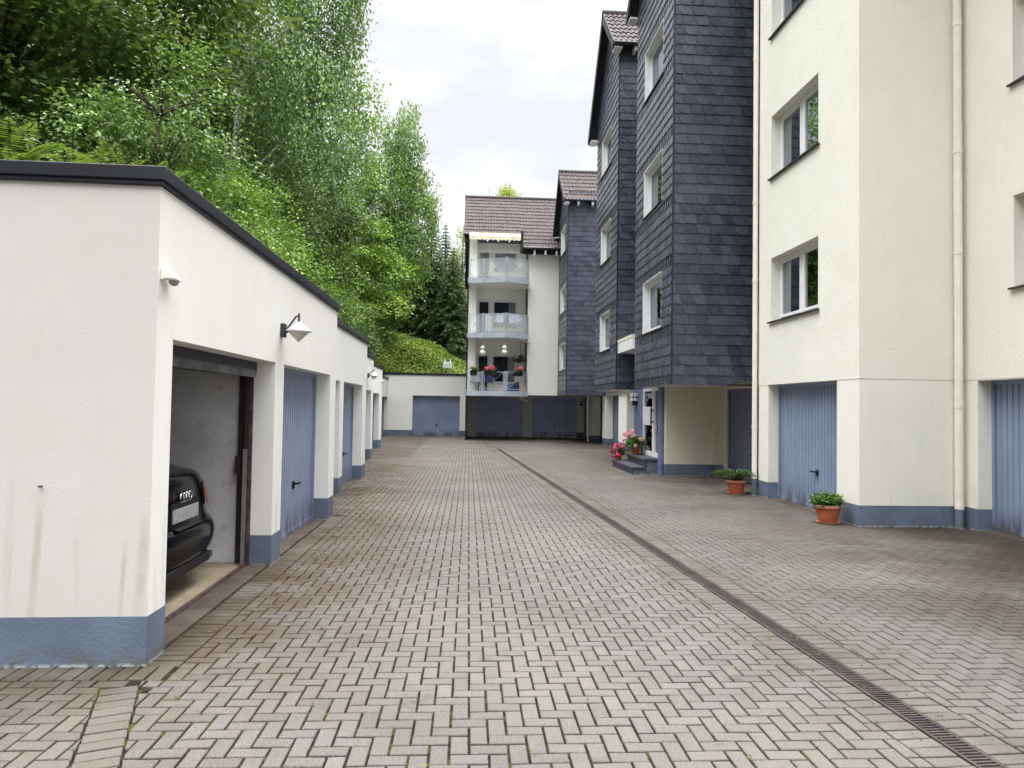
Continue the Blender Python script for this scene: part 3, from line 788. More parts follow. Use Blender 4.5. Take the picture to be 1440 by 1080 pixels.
lf.hexa([(-2.10,4.80,1.86), (-2.10,7.17,1.86), (-4.35,7.17,2.06), (-4.35,4.80,2.06)], [(-2.10,4.80,1.93), (-2.10,7.17,1.93), (-4.35,7.17,2.13), (-4.35,4.80,2.13)])
part('raised_door', lf, M['grey_door'], gr_, label='ribbed garage door tilted up under the ceiling of the open bay')
fb = MB(); fb.box(-2.155, -2.11, 4.752, 7.218, 1.925, 2.012); part('door_frame', fb, M['black_metal'], gr_)
fb = MB(); fb.box(-2.165, -2.135, 7.180, 7.217, .016, 1.92); part('door_frame', fb, M['rust'], gr_, label='rust red steel door post of the open bay')
fb = MB(); fb.box(-2.20, -2.168, 7.175, 7.215, .016, 1.92); fb.box(-2.29, -2.205, 7.262, 7.299, .016, 1.95); fb.box(-2.30, -2.24, 7.21, 7.26, .9, 1.08); part('guide_rail', fb, M['dark_iron'], gr_)
fb = MB(); fb.box(-2.20, -2.168, 7.135, 7.172, .016, 1.15); part('guide_rail', fb, M['grey_metal'], gr_)

# ------------------------------------------------------------------ end garage across the yard
eg = thing('end_garage', 'white flat roofed garage closing the far end of the yard below the green slope', 'garage', (-2.2, 37.7, 0))
mb = MB(); wall(mb, (-4.45, 37.7), X_, (0,-1), 4.40, .30, 3.22, [(1.50,3.99,0,2.13)], .22, .24); parts_split('wall', mb, M['plaster_far'], eg)
pb = MB(); wall(pb, (-4.45, 37.696), X_, (0,-1), 4.40, 0, .30, [(1.50,3.99,0,2.13)], .22, .24); parts_split('plinth', pb, M['plinth'], eg)
cb = MB(); cb.box(-6.4, -.05, 37.66, 43., 3.20, 3.31); part('roof_edge', cb, M['black_metal'], eg)
garage_door(eg, (-2.95, 37.7), X_, (0,-1), 2.49, 2.13, n0=-.2)

# ------------------------------------------------------------------ near apartment house (cream plaster)
ap = thing('apartment_house', 'cream plastered apartment house with deep windows and two blue garage doors nearest the viewer', 'apartment house', (5.5, 9.72, 0))
NX = (-1., 0.)
HT = 12.6; SE = 2.085
# face A (towards the yard), u runs along +y from 9.72
wa = [(10.90,12.67,3.24,4.40), (10.90,12.67,5.885,7.035), (10.90,12.67,8.53,9.68), (10.90,12.67,11.2,12.3)]
da = (10.33-9.72, 12.77-9.72, 0, 2.083)
OA = (5.5, 9.72)
mb = MB(); wall(mb, OA, Y_, NX, 3.48, .30, SE, [da], .22, .3, ends=False); parts_split('wall', mb, M['plaster_right'], ap)
mb = MB(); wall(mb, (5.494, 9.714), Y_, NX, 3.49, SE, HT, [(a-9.714, b-9.714, c, d) for a, b, c, d in wa], .17, .3, bottom=True, ends=False); parts_split('wall', mb, M['plaster_right'], ap)
pb = MB(); wall(pb, (5.497, 9.72), Y_, NX, 3.48, 0, .30, [da], .22, .3, ends=False); parts_split('plinth', pb, M['plinth'], ap)
garage_door(ap, (5.5, 10.33), Y_, NX, 2.44, 2.083, n0=-.2, hu=1.02)
for i, (a, b, c, d) in enumerate(wa):
    cur = [(.14, .50, 'curtain', c+.05, d-.05)] if i else []
    cur = [(1.18, 1.66, 'curtain', c+.08, d-.05)] + ([(.92, 1.12, 'curtain_red', c+.1, d-.05)] if i == 0 else [])
    window(ap, (5.494, a), Y_, NX, 0, b-a, c, d, .17, 2, curtains=cur)
# face B (towards the viewer)
mb = MB(); wall(mb, (5.5, 9.72), X_, (0,-1), 1.6, .30, SE, (), thick=.2, ends=False); parts_split('wall', mb, M['plaster_right'], ap)
mb = MB(); wall(mb, (5.494, 9.714), X_, (0,-1), 1.6, SE, HT, (), thick=.2, ends=False, bottom=True); parts_split('wall', mb, M['plaster_right'], ap)
pb = MB(); wall(pb, (5.497, 9.717), X_, (0,-1), 1.6, 0, .30, (), thick=.2, ends=False); parts_split('plinth', pb, M['plinth'], ap)
# face C (nearer block, set back)
wc = [(7.0,8.74,3.26,4.45), (7.0,8.74,5.93,7.12), (7.0,8.74,8.6,9.75)]
dc = (6.95, 9.42, 0, 2.07)
yc = 1.6
mb = MB(); wall(mb, (7.02, yc), Y_, NX, 9.72-yc, .30, SE, [(dc[0]-yc, dc[1]-yc, 0, 2.07), (3.6-yc, 6.05-yc, 0, 2.07)], .23, .3); parts_split('wall', mb, M['plaster_right'], ap)
mb = MB(); wall(mb, (7.014, yc), Y_, NX, 9.714-yc, SE, HT, [(a-yc, b-yc, c, d) for a, b, c, d in wc], .17, .3, bottom=True); parts_split('wall', mb, M['plaster_right'], ap)
pb = MB(); wall(pb, (7.017, yc), Y_, NX, 9.72-yc, 0, .30, [(dc[0]-yc, dc[1]-yc, 0, 2.07), (3.6-yc, 6.05-yc, 0, 2.07)], .23, .3); parts_split('plinth', pb, M['plinth'], ap)
garage_door(ap, (7.02, 6.95), Y_, NX, 2.47, 2.07, n0=-.21); garage_door(ap, (7.02, 3.6), Y_, NX, 2.45, 2.07, n0=-.21)
for i, (a, b, c, d) in enumerate(wc): window(ap, (7.014, a), Y_, NX, 0, b-a, c, d, .17, 2, curtains=[(1.0,1.65,'curtain',c+.05,d-.05)])
# far end of the projecting block, and the roof
mb = MB(); wall(mb, (5.5, 13.2), X_, (0, 1), 6.5, 0, HT, (), thick=.2, ends=False); parts_split('wall', mb, M['plaster_right'], ap)
rb = MB(); rb.hexa([(5.1,1.4,HT),(12.,1.4,HT),(12.,13.4,HT),(5.1,13.4,HT)], [(6.9,1.4,HT+2.4),(7.1,1.4,HT+2.4),(7.1,13.4,HT+2.4),(6.9,13.4,HT+2.4)]); part('roof', rb, M['tile'], ap)
ab = MB(); ab.box(5.5+.01, 5.73, 10.33, 12.77, -.03, .009); ab.box(7.02+.01, 7.26, 6.95, 9.42, -.03, .009); parts_split('sill', ab, M['concrete'], ap)

def downpipe(parent, x, y, z0, z1, r=.048, mat='cream_paint', shoe=None, joints=(), label=None):
    mb = MB(); mb.tube([(x, y, z0), (x, y, z1)], r, 14)
    for z in joints: mb.tube([(x, y, z-.03), (x, y, z+.03)], r+.007, 14)
    p = part('downpipe', mb, M[mat], parent, label, auto=True)
    if shoe:
        sb = MB(); sb.tube([(x, y, 0), (x, y, z0)], r+.004, 14); part('pipe_foot', sb, M[shoe], p, auto=True)
    return p
downpipe(ap, 6.905, 9.64, .30, HT-.2, .055, shoe='plinth', joints=(.30, 1.72, 3.9, 5.35, 7.2))
downpipe(ap, 5.435, 13.24, .32, HT-.2, .047, shoe='plinth', joints=(1.30, 4.1, 5.6, 8.4))

# ------------------------------------------------------------------ slate hung houses
def bay(th, xf, yn, yf, zb, wins, eave_n, apex, eave_f, seed, xback=8.5, bands_f=(), bands_s=(), tile_x=4.5, wlab=None):
    """slate clad projecting bay: eave_n/apex/eave_f = (y, z) of the roof line"""
    def top(y):
        a, b = (eave_n, apex) if y <= apex[0] else (apex, eave_f)
        return a[1]+(b[1]-a[1])*(y-a[0])/(b[0]-a[0])-.12
    zw = min(top(yn), top(yf))
    W = yf-yn
    ops = [(a-yn, b-yn, c, d) for a, b, c, d in wins]
    cb = MB(); wall(cb, (xf, yn), Y_, NX, W, zb, zw, ops, .14, .2, ends=False, top=False)
    ys = [yn]+[yn+W*i/12 for i in range(1, 12)]+[yf]; ys = sorted(set(ys+[apex[0]]))
    for a, b in zip(ys, ys[1:]): cb.quad((xf,a,zw), (xf,b,zw), (xf,b,max(zw,top(b))), (xf,a,max(zw,top(a))))
    wall(cb, (xf, yn), X_, (0,-1), xback-xf, zb, top(yn), (), ends=False, top=False, thick=.1)
    wall(cb, (xf, yf), X_, (0, 1), xback-xf, zb, top(yf), (), ends=False, top=False, thick=.1)
    parts_split('wall', cb, M['slate_core'], th)
    sb = MB()
    holes = [(a-.0, b+.0, c, d) for a, b, c, d in ops]
    slates(sb, (xf-.002, yn), Y_, NX, W, zb-.02, max(top(y) for y in ys)+.1, holes, bands_s, seed=seed, topfn=lambda u: top(yn+u)-.02)
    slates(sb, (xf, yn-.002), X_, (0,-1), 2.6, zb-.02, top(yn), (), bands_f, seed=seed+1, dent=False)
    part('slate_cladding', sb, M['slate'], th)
    kb = MB(); kb.box(xf-.034, xf-.006, yn-.034, yn-.006, zb-.02, top(yn)); part('corner_strip', kb, M['black_metal'], th)
    so_ = MB(); so_.quad((xf,yn,zb), (xf,yf,zb), (xback,yf,zb), (xback,yn,zb)); part('soffit', so_, M['cream_paint'], th)
    for (a, b, c, d) in wins:
        rb = MB(); n1 = .020
        # pale lining boards in the reveal
        rb.box(xf-n1, xf+.20, a, a+.022, c, d); rb.box(xf-n1, xf+.20, b-.022, b, c, d); rb.box(xf-n1, xf+.20, a+.022, b-.022, d-.022, d)
        w_ = window(th, (xf, a+.022), Y_, NX, 0, b-a-.044, c, d-.022, .135, 1, curtains=[((b-a)*.45, b-a-.14, 'curtain', c+.1, d-.1)])
        part('lining', rb, M['white'], w_)
    # roof
    xe = xf-.24
    for (e, s) in ((eave_n, 1), (eave_f, -1)):
        dy, dz = apex[0]-e[0], apex[1]-e[1]; L = math.hypot(dy, dz); V = (0, dy/L, dz/L); nv = (0, -V[2]*s, V[1]*s) if s == 1 else (0, V[2], -V[1])
        nv = (0, -dz/L, dy/L) if s == 1 else (0, dz/L*1, -dy/L)
        if nv[2] < 0: nv = (0, -nv[1], -nv[2])
        db = MB(); t = .10
        q = [(xe+.01, e[0], e[1]), (xback, e[0], e[1]), (xback, apex[0], apex[1]), (xe+.01, apex[0], apex[1])]
        db.hexa([(p[0], p[1]-nv[1]*t, p[2]-nv[2]*t) for p in q], q); part('roof_deck', db, M['dark_wood'], th)
        rt = MB(); pantiles(rt, (xe-.02, e[0], e[1]), (1,0,0), V, (tile_x if s == 1 else 1.2), L, seed=seed+3+s); part('roof', rt, M['tile'], th, smooth=False)
        bb = MB(); q = [(xe-.03, e[0]-.02*s, e[1]), (xe+.012, e[0]-.02*s, e[1]), (xe+.012, apex[0], apex[1]), (xe-.03, apex[0], apex[1])]
        bb.hexa([(p[0], p[1]-nv[1]*.2, p[2]-nv[2]*.2) for p in q], [(p[0], p[1]+nv[1]*.035, p[2]+nv[2]*.035) for p in q]); part('verge_board', bb, M['dark_wood'], th)
        gm = MB(); gm.tube([(xe-.02, e[0]-.05*s, e[1]-.05), (xback, e[0]-.05*s, e[1]-.05)], .06, 10); part('gutter', gm, M['black_metal'], th, auto=True)
        rf = MB()
        for i in range(5):
            xx = xf+.35+i*.62; rf.obox((xx, e[0]), (1,0), (0,1), 0, .07, .0 if s == 1 else -.3, .3 if s == 1 else 0., e[1]-.22, e[1]-.06)
        parts_split('rafter_tail', rf, M['white'], th)
        ub = MB(); y2 = yn if s == 1 else yf; ub.hexa([(xe+.012, min(e[0],y2), e[1]-.17),(xf, min(e[0],y2), e[1]-.17),(xf, max(e[0],y2), e[1]-.17),(xe+.012, max(e[0],y2), e[1]-.17)],
                [(xe+.012, min(e[0],y2), e[1]-.13),(xf, min(e[0],y2), e[1]-.13),(xf, max(e[0],y2), e[1]-.13),(xe+.012, max(e[0],y2), e[1]-.13)]); part('eave_return', ub, M['white'], th)
    rr = MB(); rr.tube([(xe-.03, apex[0], apex[1]+.03), (tile_x+xe, apex[0], apex[1]+.03)], .10, 10); part('ridge', rr, M['tile'], th, auto=True)

# first slate house: entrance with steps
h1 = thing('slate_house', 'slate clad house with the glazed entrance and two dark steps below its bay', 'house', (4.3, 14.85, 0))
bay(h1, 4.3, 14.85, 18.2, 2.15, [(15.70,17.40,3.45,4.72), (15.70,17.40,6.34,7.52), (15.70,17.40,9.26,10.52), (15.7,17.4,12.0,13.0)],
    (14.45,12.75), (16.15,14.45), (18.55,12.05), 21, bands_f=(3.45,4.75,6.25,7.6,9.15,10.6,11.9), bands_s=(2.24,3.33,4.84,6.22,7.66,9.12,10.68), tile_x=4.4)
mb = MB(); wall(mb, (4.75, 16.9), X_, (0,-1), 1.14, .29, 2.15, (), thick=.4, ends=True, top=False); wall(mb, (5.89, 16.86), X_, (0,-1), .30, .29, 2.15, (), thick=.4, ends=False, top=False); mb.quad((5.89,16.9,.29),(5.89,16.86,.29),(5.89,16.86,2.15),(5.89,16.9,2.15)); parts_split('wall', mb, M['plaster_yellow'], h1)
pb = MB(); wall(pb, (4.746, 16.896), X_, (0,-1), 1.144, 0, .29, (), thick=.4); wall(pb, (5.89, 16.856), X_, (0,-1), .30, 0, .29, (), thick=.4, ends=False); parts_split('plinth', pb, M['plinth'], h1)
mb = MB(); wall(mb, (6.1, 13.2), Y_, NX, 3.7, 2.15, 12.4, (), ends=False); parts_split('wall', mb, M['plaster_right'], h1)
mb = MB(); wall(mb, (6.16, 13.2), Y_, NX, 3.66, 0, 2.15, [(.35,3.5,0,2.1)], .12, .2, ends=False); parts_split('wall', mb, M['plaster_yellow'], h1)
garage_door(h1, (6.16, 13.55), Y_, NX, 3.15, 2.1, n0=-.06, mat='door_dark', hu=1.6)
sb = MB(); sb.quad((5.52,13.21,2.16), (6.2,13.21,2.16), (6.2,14.84,2.16), (5.52,14.84,2.16)); part('soffit', sb, M['plaster_yellow'], h1)
bd = MB(); bd.box(6.1, 12., 13.4, 20.0, 2.2, 12.0); part('body', bd, M['plaster_right'], h1)
# entrance: glazed screen with letter boxes
EX = 4.78
eb = MB()
def ebar(y0, y1, z0, z1, n=.05): eb.box(EX-n, EX+.02, y0, y1, z0, z1)
ebar(19.03,19.10,.38,2.15); ebar(17.98,18.10,.38,2.15); ebar(17.35,17.40,.38,2.15); ebar(18.10,19.03,.38,.50); ebar(17.40,17.98,.38,.50); ebar(18.10,19.03,2.08,2.15); ebar(17.40,17.98,2.08,2.15); ebar(17.90,17.98,.5,2.08,.06)
en = part('entrance_door', eb, M['white'], h1)
for y0, y1, z0, z1 in ((18.10,19.03,.50,1.18), (18.10,19.03,1.66,2.08), (17.40,17.90,.50,1.10), (17.40,17.90,1.2,2.08)):
    qb = MB(); qb.quad((EX-.01,y0,z0), (EX-.01,y1,z0), (EX-.01,y1,z1), (EX-.01,y0,z1)); part('pane', qb, M['glass'], en)
lb = MB(); lb.box(EX-.035, EX, 18.10, 19.03, 1.18, 1.66); part('letter_box_panel', lb, M['white'], en, bevel=.005)
fb = MB()
for i in range(3):
    for j in range(3):
        y = 18.18+i*.28; z = 1.24+j*.14
        fb.box(EX-.039, EX-.035, y, y+.22, z, z+.012); fb.box(EX-.039, EX-.035, y+.04, y+.16, z+.05, z+.085)
part('letter_slot', fb, M['slotgrey'], en)
hb_ = MB(); hb_.tube([(EX-.12, 17.94, 1.2), (EX-.12, 17.94, 1.65)], .022, 8); hb_.box(EX-.12, EX-.05, 17.92, 17.96, 1.26, 1.30); hb_.box(EX-.12, EX-.05, 17.92, 17.96, 1.55, 1.59); part('handle', hb_, M['rubber'], en)
ib = MB(); ib.box(EX+.6, EX+.62, 17.2, 19.2, .3, 2.2); ib.box(EX+.03, EX+.62, 19.12, 19.14, .3, 2.2); ib.box(EX+.03, EX+.62, 17.31, 17.33, .3, 2.2); part('hall', ib, M['interior'], en)
bp = MB(); bp.box(4.72, 4.9, 19.10, 20.05, 0, 2.16)
for k in range(4): bp.box(4.706, 4.72, 19.14+k*.23, 19.33+k*.23, .05, 2.1)
part('side_panel', bp, M['blue_metal'], h1)
cb = MB(); cb.tube([(4.69, 17.10, 0), (4.69, 17.10, 2.16)], .075, 18); cb.tube([(4.69,17.10,.22), (4.69,17.10,.27)], .083, 18); part('column', cb, M['blue_metal'], h1, auto=True)
bk = MB(); bk.box(4.79, 5.2, 16.95, 17.36, 0, 2.15); part('jamb', bk, M['blue_metal'], h1)
stp = MB(); stp.box(4.34, 4.80, 17.32, 19.45, .33, .385); stp.box(4.00, 4.36, 17.22, 19.75, .135, .185); stp.box(4.385,4.42,17.36,19.4,.185,.33); stp.box(4.03,4.06,17.26,19.7,0,.135)
st = part('step', stp, M['step_stone'], h1, bevel=.006)
sd = MB(); sd.box(4.42, 4.78, 17.36, 19.4, 0, .33); sd.box(4.06, 4.42, 17.26, 19.7, 0, .135); part('step_base', sd, M['plinth'], st)
# landing between the first and second bay
lb = MB(); lb.box(4.22, 5.6, 18.21, 20.04, 3.17, 3.47); part('balcony_slab', lb, M['white'], h1)
lb = MB(); lb.box(4.21, 5.6, 18.21, 20.04, 3.47, 3.55); part('balcony_coping', lb, M['plaster_yellow'], h1)

# second slate house
h2 = thing('slate_house', 'middle slate clad house standing over the two white garage openings', 'house', (4.2, 20.05, 0))
bay(h2, 4.2, 20.05, 23.45, 2.17, [(21.05,22.65,3.40,4.58), (21.05,22.65,6.18,7.36), (21.05,22.65,9.05,10.24)],
    (19.72,12.05), (21.5,13.83), (23.95,10.75), 41, bands_f=(3.4,4.7,6.1,7.5,8.95,10.4,11.6), bands_s=(2.26,3.3,4.7,6.1,7.5,8.95,10.35), tile_x=3.4)
ops2 = [(23.8-23.5, 26.3-23.5, 0, 2.14), (27.74-23.5, 30.27-23.5, 0, 2.14)]
mb = MB(); wall(mb, (5.9, 23.5), Y_, NX, 7.65, .30, 2.26, ops2, .32, .4); parts_split('wall', mb, M['plaster_far'], h2)
pb = MB(); wall(pb, (5.896, 23.5), Y_, NX, 7.65, 0, .30, ops2, .32, .4); parts_split('plinth', pb, M['plinth'], h2)
rb = MB(); rb.box(5.78, 7.2, 23.5, 31.3, 2.26, 2.33); part('garage_roof', rb, M['grey_metal'], h2)
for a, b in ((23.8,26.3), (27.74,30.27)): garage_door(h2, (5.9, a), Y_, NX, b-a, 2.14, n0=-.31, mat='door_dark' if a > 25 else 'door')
mb = MB(); mb.box(6.4, 12., 20.0, 31.2, 2.3, 9.2); part('body', mb, M['plaster_far'], h2)
mb = MB(); mb.box(6.3, 6.5, 20.0, 23.5, 0, 2.2); parts_split('wall', mb, M['plaster_far'], h2)

# third slate house
h3 = thing('slate_house', 'farthest slate clad house beside the block with balconies', 'house', (4.2, 30.5, 0))
bay(h3, 4.2, 30.5, 33.45, 2.17, [(31.15,32.85,3.3,4.5), (31.15,32.85,5.9,7.1), (31.15,32.85,8.6,9.85)],
    (30.15,10.60), (32.1,12.38), (34.2,9.85), 61, bands_f=(3.3,4.6,5.9,7.2,8.6,9.9), bands_s=(2.26,3.2,4.6,5.8,7.2,8.5,9.95), tile_x=3.0)
mb = MB(); wall(mb, (5.66, 33.6), X_, (0,-1), .62, .3, 2.17, (), thick=.3, top=False); wall(mb, (5.72, 37.1), X_, (0,-1), .34, .3, 2.2, (), thick=.3, top=False); parts_split('wall', mb, M['plaster_far'], h3)
pb = MB(); wall(pb, (5.66, 33.597), X_, (0,-1), .62, 0, .3, (), thick=.3); wall(pb, (5.72, 37.097), X_, (0,-1), .34, 0, .3, (), thick=.3); parts_split('plinth', pb, M['plinth'], h3)
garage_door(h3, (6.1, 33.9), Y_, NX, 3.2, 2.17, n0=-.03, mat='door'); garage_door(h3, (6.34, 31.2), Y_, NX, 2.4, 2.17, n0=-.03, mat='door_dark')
downpipe(h3, 5.68, 33.5, .02, 2.1, .05)
mb = MB(); mb.box(6.5, 12., 31.2, 38.6, 0, 9.0); part('body', mb, M['plaster_far'], h3)

# ------------------------------------------------------------------ block with balconies at the far end
bh = thing('balcony_house', 'cream block with three stacked balconies and brown tiled roof at the far end', 'house', (2.0, 33.7, 0))
zs_ = [2.17, 4.86, 7.42, 9.9]
FY = 33.7
mb = MB()
wall(mb, (2.74, FY), X_, (0,-1), 3.0, 2.17, 9.15, (), thick=.3, ends=True, bottom=True)
wall(mb, (-.08, FY), X_, (0,-1), .36, 2.17, 9.9, (), thick=1.4, ends=True, bottom=True)
parts_split('wall', mb, M['plaster_far'], bh)
mb = MB()
wd = [(.36,1.02), (1.10,2.36)]
ops3 = []
for z in zs_[:3]: ops3 += [(.06,.72,z+.02,z+2.02 if z < 7 else z+1.9), (.80,2.06,z+.75 if z > 7 else z+.55,z+2.02 if z < 7 else z+1.9)]
wall(mb, (.28, 35.0), X_, (0,-1), 2.46, 2.17, 9.9, ops3, .12, .3, ends=False)
mb.quad((2.74,FY,2.17), (2.74,35.,2.17), (2.74,35.,9.6), (2.74,FY,9.6)); 
part('loggia_wall', mb, M['plaster_far'], bh)
for i, z in enumerate(zs_[:3]):
    top_ = z+2.02 if z < 7 else z+1.9
    window(bh, (.28, 35.0), X_, (0,-1), .06, .72, z+.02, top_, .1, 1, sill=False, curtains=[(.12,.68,'curtain',z+.1,top_-.1)] if z > 7 else [])
    window(bh, (.28, 35.0), X_, (0,-1), .80, 2.06, z+.75 if z > 7 else z+.55, top_, .1, 1, sill=False, curtains=[(.9,2.0,'curtain',z+.8,top_-.05)] if z > 7 else [(1.62,2.0,'curtain',z+.7,top_-.1)])
# roof: left part starts higher, right part runs further down
tn = .84; LV = (0, 1/math.hypot(1,tn), tn/math.hypot(1,tn)); ry = 37.3; e0y, e0z = 33.15, 9.12; rz = e0z+(ry-e0y)*tn
e1y = 34.1; e1z = e0z+(e1y-e0y)*tn
rt = MB(); pantiles(rt, (-.36, e1y, e1z), (1,0,0), LV, 2.78, math.hypot(ry-e1y, rz-e1z), .145, .38, 77); pantiles(rt, (2.42, e0y, e0z), (1,0,0), LV, 2.9, math.hypot(ry-e0y, rz-e0z), .145, .38, 78)
part('roof', rt, M['tile'], bh)
rd = MB()
for x0, x1, ey, ez in ((-.34, 2.42, e1y, e1z), (2.42, 8., e0y, e0z)):
    rd.hexa([(x0,ey,ez-.12),(x1,ey,ez-.12),(x1,ry,rz-.12),(x0,ry,rz-.12)], [(x0,ey,ez),(x1,ey,ez),(x1,ry,rz),(x0,ry,rz)])
rd.hexa([(-.34,ry,rz-.12),(8,ry,rz-.12),(8,42.5,8.6),(-.34,42.5,8.6)], [(-.34,ry,rz),(8,ry,rz),(8,42.5,8.75),(-.34,42.5,8.75)])
part('roof_deck', rd, M['dark_wood'], bh)
rr = MB(); rr.tube([(-.38, ry, rz+.03), (5.4, ry, rz+.03)], .10, 10); part('ridge', rr, M['tile'], bh, auto=True)
gt = MB(); gt.tube([(-.38, e1y-.06, e1z-.04), (2.40, e1y-.06, e1z-.04)], .065, 10); gt.tube([(2.44, e0y-.06, e0z-.04), (5.4, e0y-.06, e0z-.04)], .065, 10); part('gutter', gt, M['black_metal'], bh, auto=True)
fb = MB(); fb.box(-.34, 2.42, e1y+.02, e1y+.06, e1z-.42, e1z-.08); fb.box(2.42, 5.4, e0y+.30, e0y+.34, e0z-.25, e0z-.05); fb.box(2.36, 2.44, e0y, e1y, e0z-.1, e1z); part('fascia', fb, M['dark_wood'], bh)
rf = MB()
for k in range(4): rf.box(.20+k*.53, .27+k*.53, e1y-.02, e1y+.02, e1z-.36, e1z-.10)
for k in range(4): rf.box(2.95+k*.52, 3.02+k*.52, e0y-.02, e0y+.3, e0z-.32, e0z-.12)
rf.tube([(2.36,e1y-.06,e1z-.06),(2.40,e1y-.12,e1z-.22),(2.50,e1y-.3,e1z-.36),(2.56,e0y+.3,e0z+.3)], .04, 8)
parts_split('rafter_tail', rf, M['white'], bh)
eb = MB(); eb.box(-.15, -.085, FY-.02, 42.0, 0, 9.6); part('gable_cladding', eb, M['slate_core'], bh)
bd = MB(); bd.box(2.74, 6.4, 34.2, 42., 2.17, 9.2); bd.box(-.08, 6.4, 36.2, 42., 2.17, 9.2); bd.box(-.08, .28, 35.1, 42., 2.17, 9.7); part('body', bd, M['plaster_far'], bh)
sf = MB(); sf.quad((-.08,FY,2.165), (6.3,FY,2.165), (6.3,38.3,2.165), (-.08,38.3,2.165)); part('soffit', sf, M['plaster_far'], bh)
# ground floor with two garage doors
og = [(.50, 3.00, 0, 2.12), (3.48, 5.93, 0, 2.12)]
mb = MB(); wall(mb, (-.08, 38.0), X_, (0,-1), 6.9, 0.0, 2.165, [(a+.02, b, c, d) for a, b, c, d in og], .2, .3, top=False); parts_split('wall', mb, M['plaster_far'], bh)
garage_door(bh, (.44, 38.0), X_, (0,-1), 2.48, 2.12, n0=-.18, handle=False, mat='door_brightened'); garage_door(bh, (3.42, 38.0), X_, (0,-1), 2.43, 2.12, n0=-.18, mat='door_brightened')
db_ = MB(); db_.tube([(2.35,33.8,2.12),(2.55,34.0,1.98),(2.85,34.4,1.92)], .045, 8); db_.tube([(2.9,37.9,2.1),(2.9,37.9,.02)], .045, 8); part('downpipe', db_, M['white'], bh, auto=True)
# balconies: slab with a blunt bow front, fascia, railing panels with crossed bars
PL = [(-.10, FY), (-.10, 32.95), (.62, 32.86), (1.66, 32.42), (2.72, 33.05), (2.72, FY)]
for i, z in enumerate(zs_[:3]):
    z0, z1 = z-.02, z+.13
    sb = MB(); n = len(PL); sb.add([(x, y, z0) for x, y in PL]+[(x, y, z1) for x, y in PL], [tuple(range(n-1,-1,-1)), tuple(range(n, 2*n))]+[(k, (k+1)%n, n+(k+1)%n, n+k) for k in range(n)])
    sb.box(-.08, 2.74, FY+.001, 35.0, z0, z1)
    b = part('balcony', sb, M['plaster_far'], bh)
    fm = MB(); rm = MB(); gm = MB()
    for k in range(1, 4):
        (xa, ya), (xb, yb) = PL[k], PL[k+1]; d = Vector((xb-xa, yb-ya)); L = d.length; d.normalize(); nn = (d.y, -d.x)
        A = (xa, ya); dd_ = (d.x, d.y)
        fm.obox(A, dd_, nn, 0, L, 0, .03, z0-.06, z1+.03)
        for u in (.03, L-.03): rm.obox(A, dd_, nn, u-.02, u+.02, .0, .04, z0-.05, z+1.06)
        q0, q1 = z+.24, z+1.02
        for zz in (q0, q1): rm.obox(A, dd_, nn, .05, L-.05, .005, .03, zz-.012, zz+.012)
        for u in (.10, L-.10): rm.obox(A, dd_, nn, u-.01, u+.01, .006, .028, q0, q1)
        PP = lambda u, zz: (xa+d.x*u+nn[0]*.018, ya+d.y*u+nn[1]*.018, zz)
        rm.tube([PP(.1, q0), PP(L-.1, q1)], .007, 6); rm.tube([PP(.1, q1), PP(L-.1, q0)], .007, 6)
        if i > 0: gm.quad(*[(p[0]-nn[0]*.03, p[1]-nn[1]*.03, p[2]) for p in (PP(.06, z+.16), PP(L-.06, z+.16), PP(L-.06, q1-.01), PP(.06, q1-.01))])
    (xa, ya) = PL[1]
    rm.box(xa, xa+.03, ya, FY, z+1.0, z+1.03); rm.box(xa, xa+.03, ya, FY, z+.23, z+.26); fm.box(xa-.03, xa, ya, FY, z0-.06, z1+.03); fm.box(2.72, 2.745, 33.05, FY, z0-.06, z1+.03)
    part('balcony_fascia', fm, M['blue_rail'], b); part('railing', rm, M['blue_rail'], b)
    if i > 0: part('glass_panel', gm, M['frosted'], b)
# awning, rolled out a little under the top eave
ab = MB(); xs_ = [-.10+k*(2.42/96) for k in range(97)]
for k in range(96):
    a, c = xs_[k], xs_[k+1]; s0 = .05*abs(math.sin(k*math.pi/8)); s1 = .05*abs(math.sin((k+1)*math.pi/8))
    ab.quad((a,33.42,9.78), (c,33.42,9.78), (c,33.16,9.62), (a,33.16,9.62)); ab.quad((a,33.16,9.62), (c,33.16,9.62), (c,33.15,9.46-s1), (a,33.15,9.46-s0))
ab.box(-.1, 2.32, 33.42, 33.6, 9.68, 9.82); part('awning', ab, M['awning'], bh)
ob = MB(); 
for z in zs_[1:3]: ob.tube([(2.3,33.45,z-.06),(2.5,33.3,z-.12),(2.85,33.62,z-.22)], .04, 8)
part('drain_spout', ob, M['white'], bh, auto=True)

# ------------------------------------------------------------------ lamps and sensors on the walls
LAMPS = 'cone lamps on the garage row'
def cone_lamp(x, y, z, label):
    t = thing('wall_lamp', label, 'lamp', (x, y, z), LAMPS)
    b = MB(); b.box(x, x+.045, y-.045, y+.045, z-.10, z+.04); part('wall_plate', b, M['dark_iron'], t, bevel=.006)
    ax = x+.175
    a = MB(); a.tube([(x+.03, y, z-.02), (x+.06, y, z-.01), (ax-.03, y, z+.115), (ax, y, z+.125)], .010, 8); a.tube([(ax, y, z+.06), (ax, y, z+.15)], .010, 8); a.tube([(x+.03,y,z-.045),(ax-.10,y,z-.045)], .009, 6); part('arm', a, M['dark_iron'], t, auto=True)
    s = MB(); s.lathe((ax, y, z), [(.004,.066),(.02,.060),(.128,-.028),(.130,-.040),(.118,-.036)], 32); part('shade', s, M['shade'], t, auto=True)
    g = MB(); g.lathe((ax, y, z), [(.108,-.036),(.100,-.050),(.012,-.138),(.003,-.145)], 24); part('diffuser', g, M['lampglass'], t, auto=True)
    return t
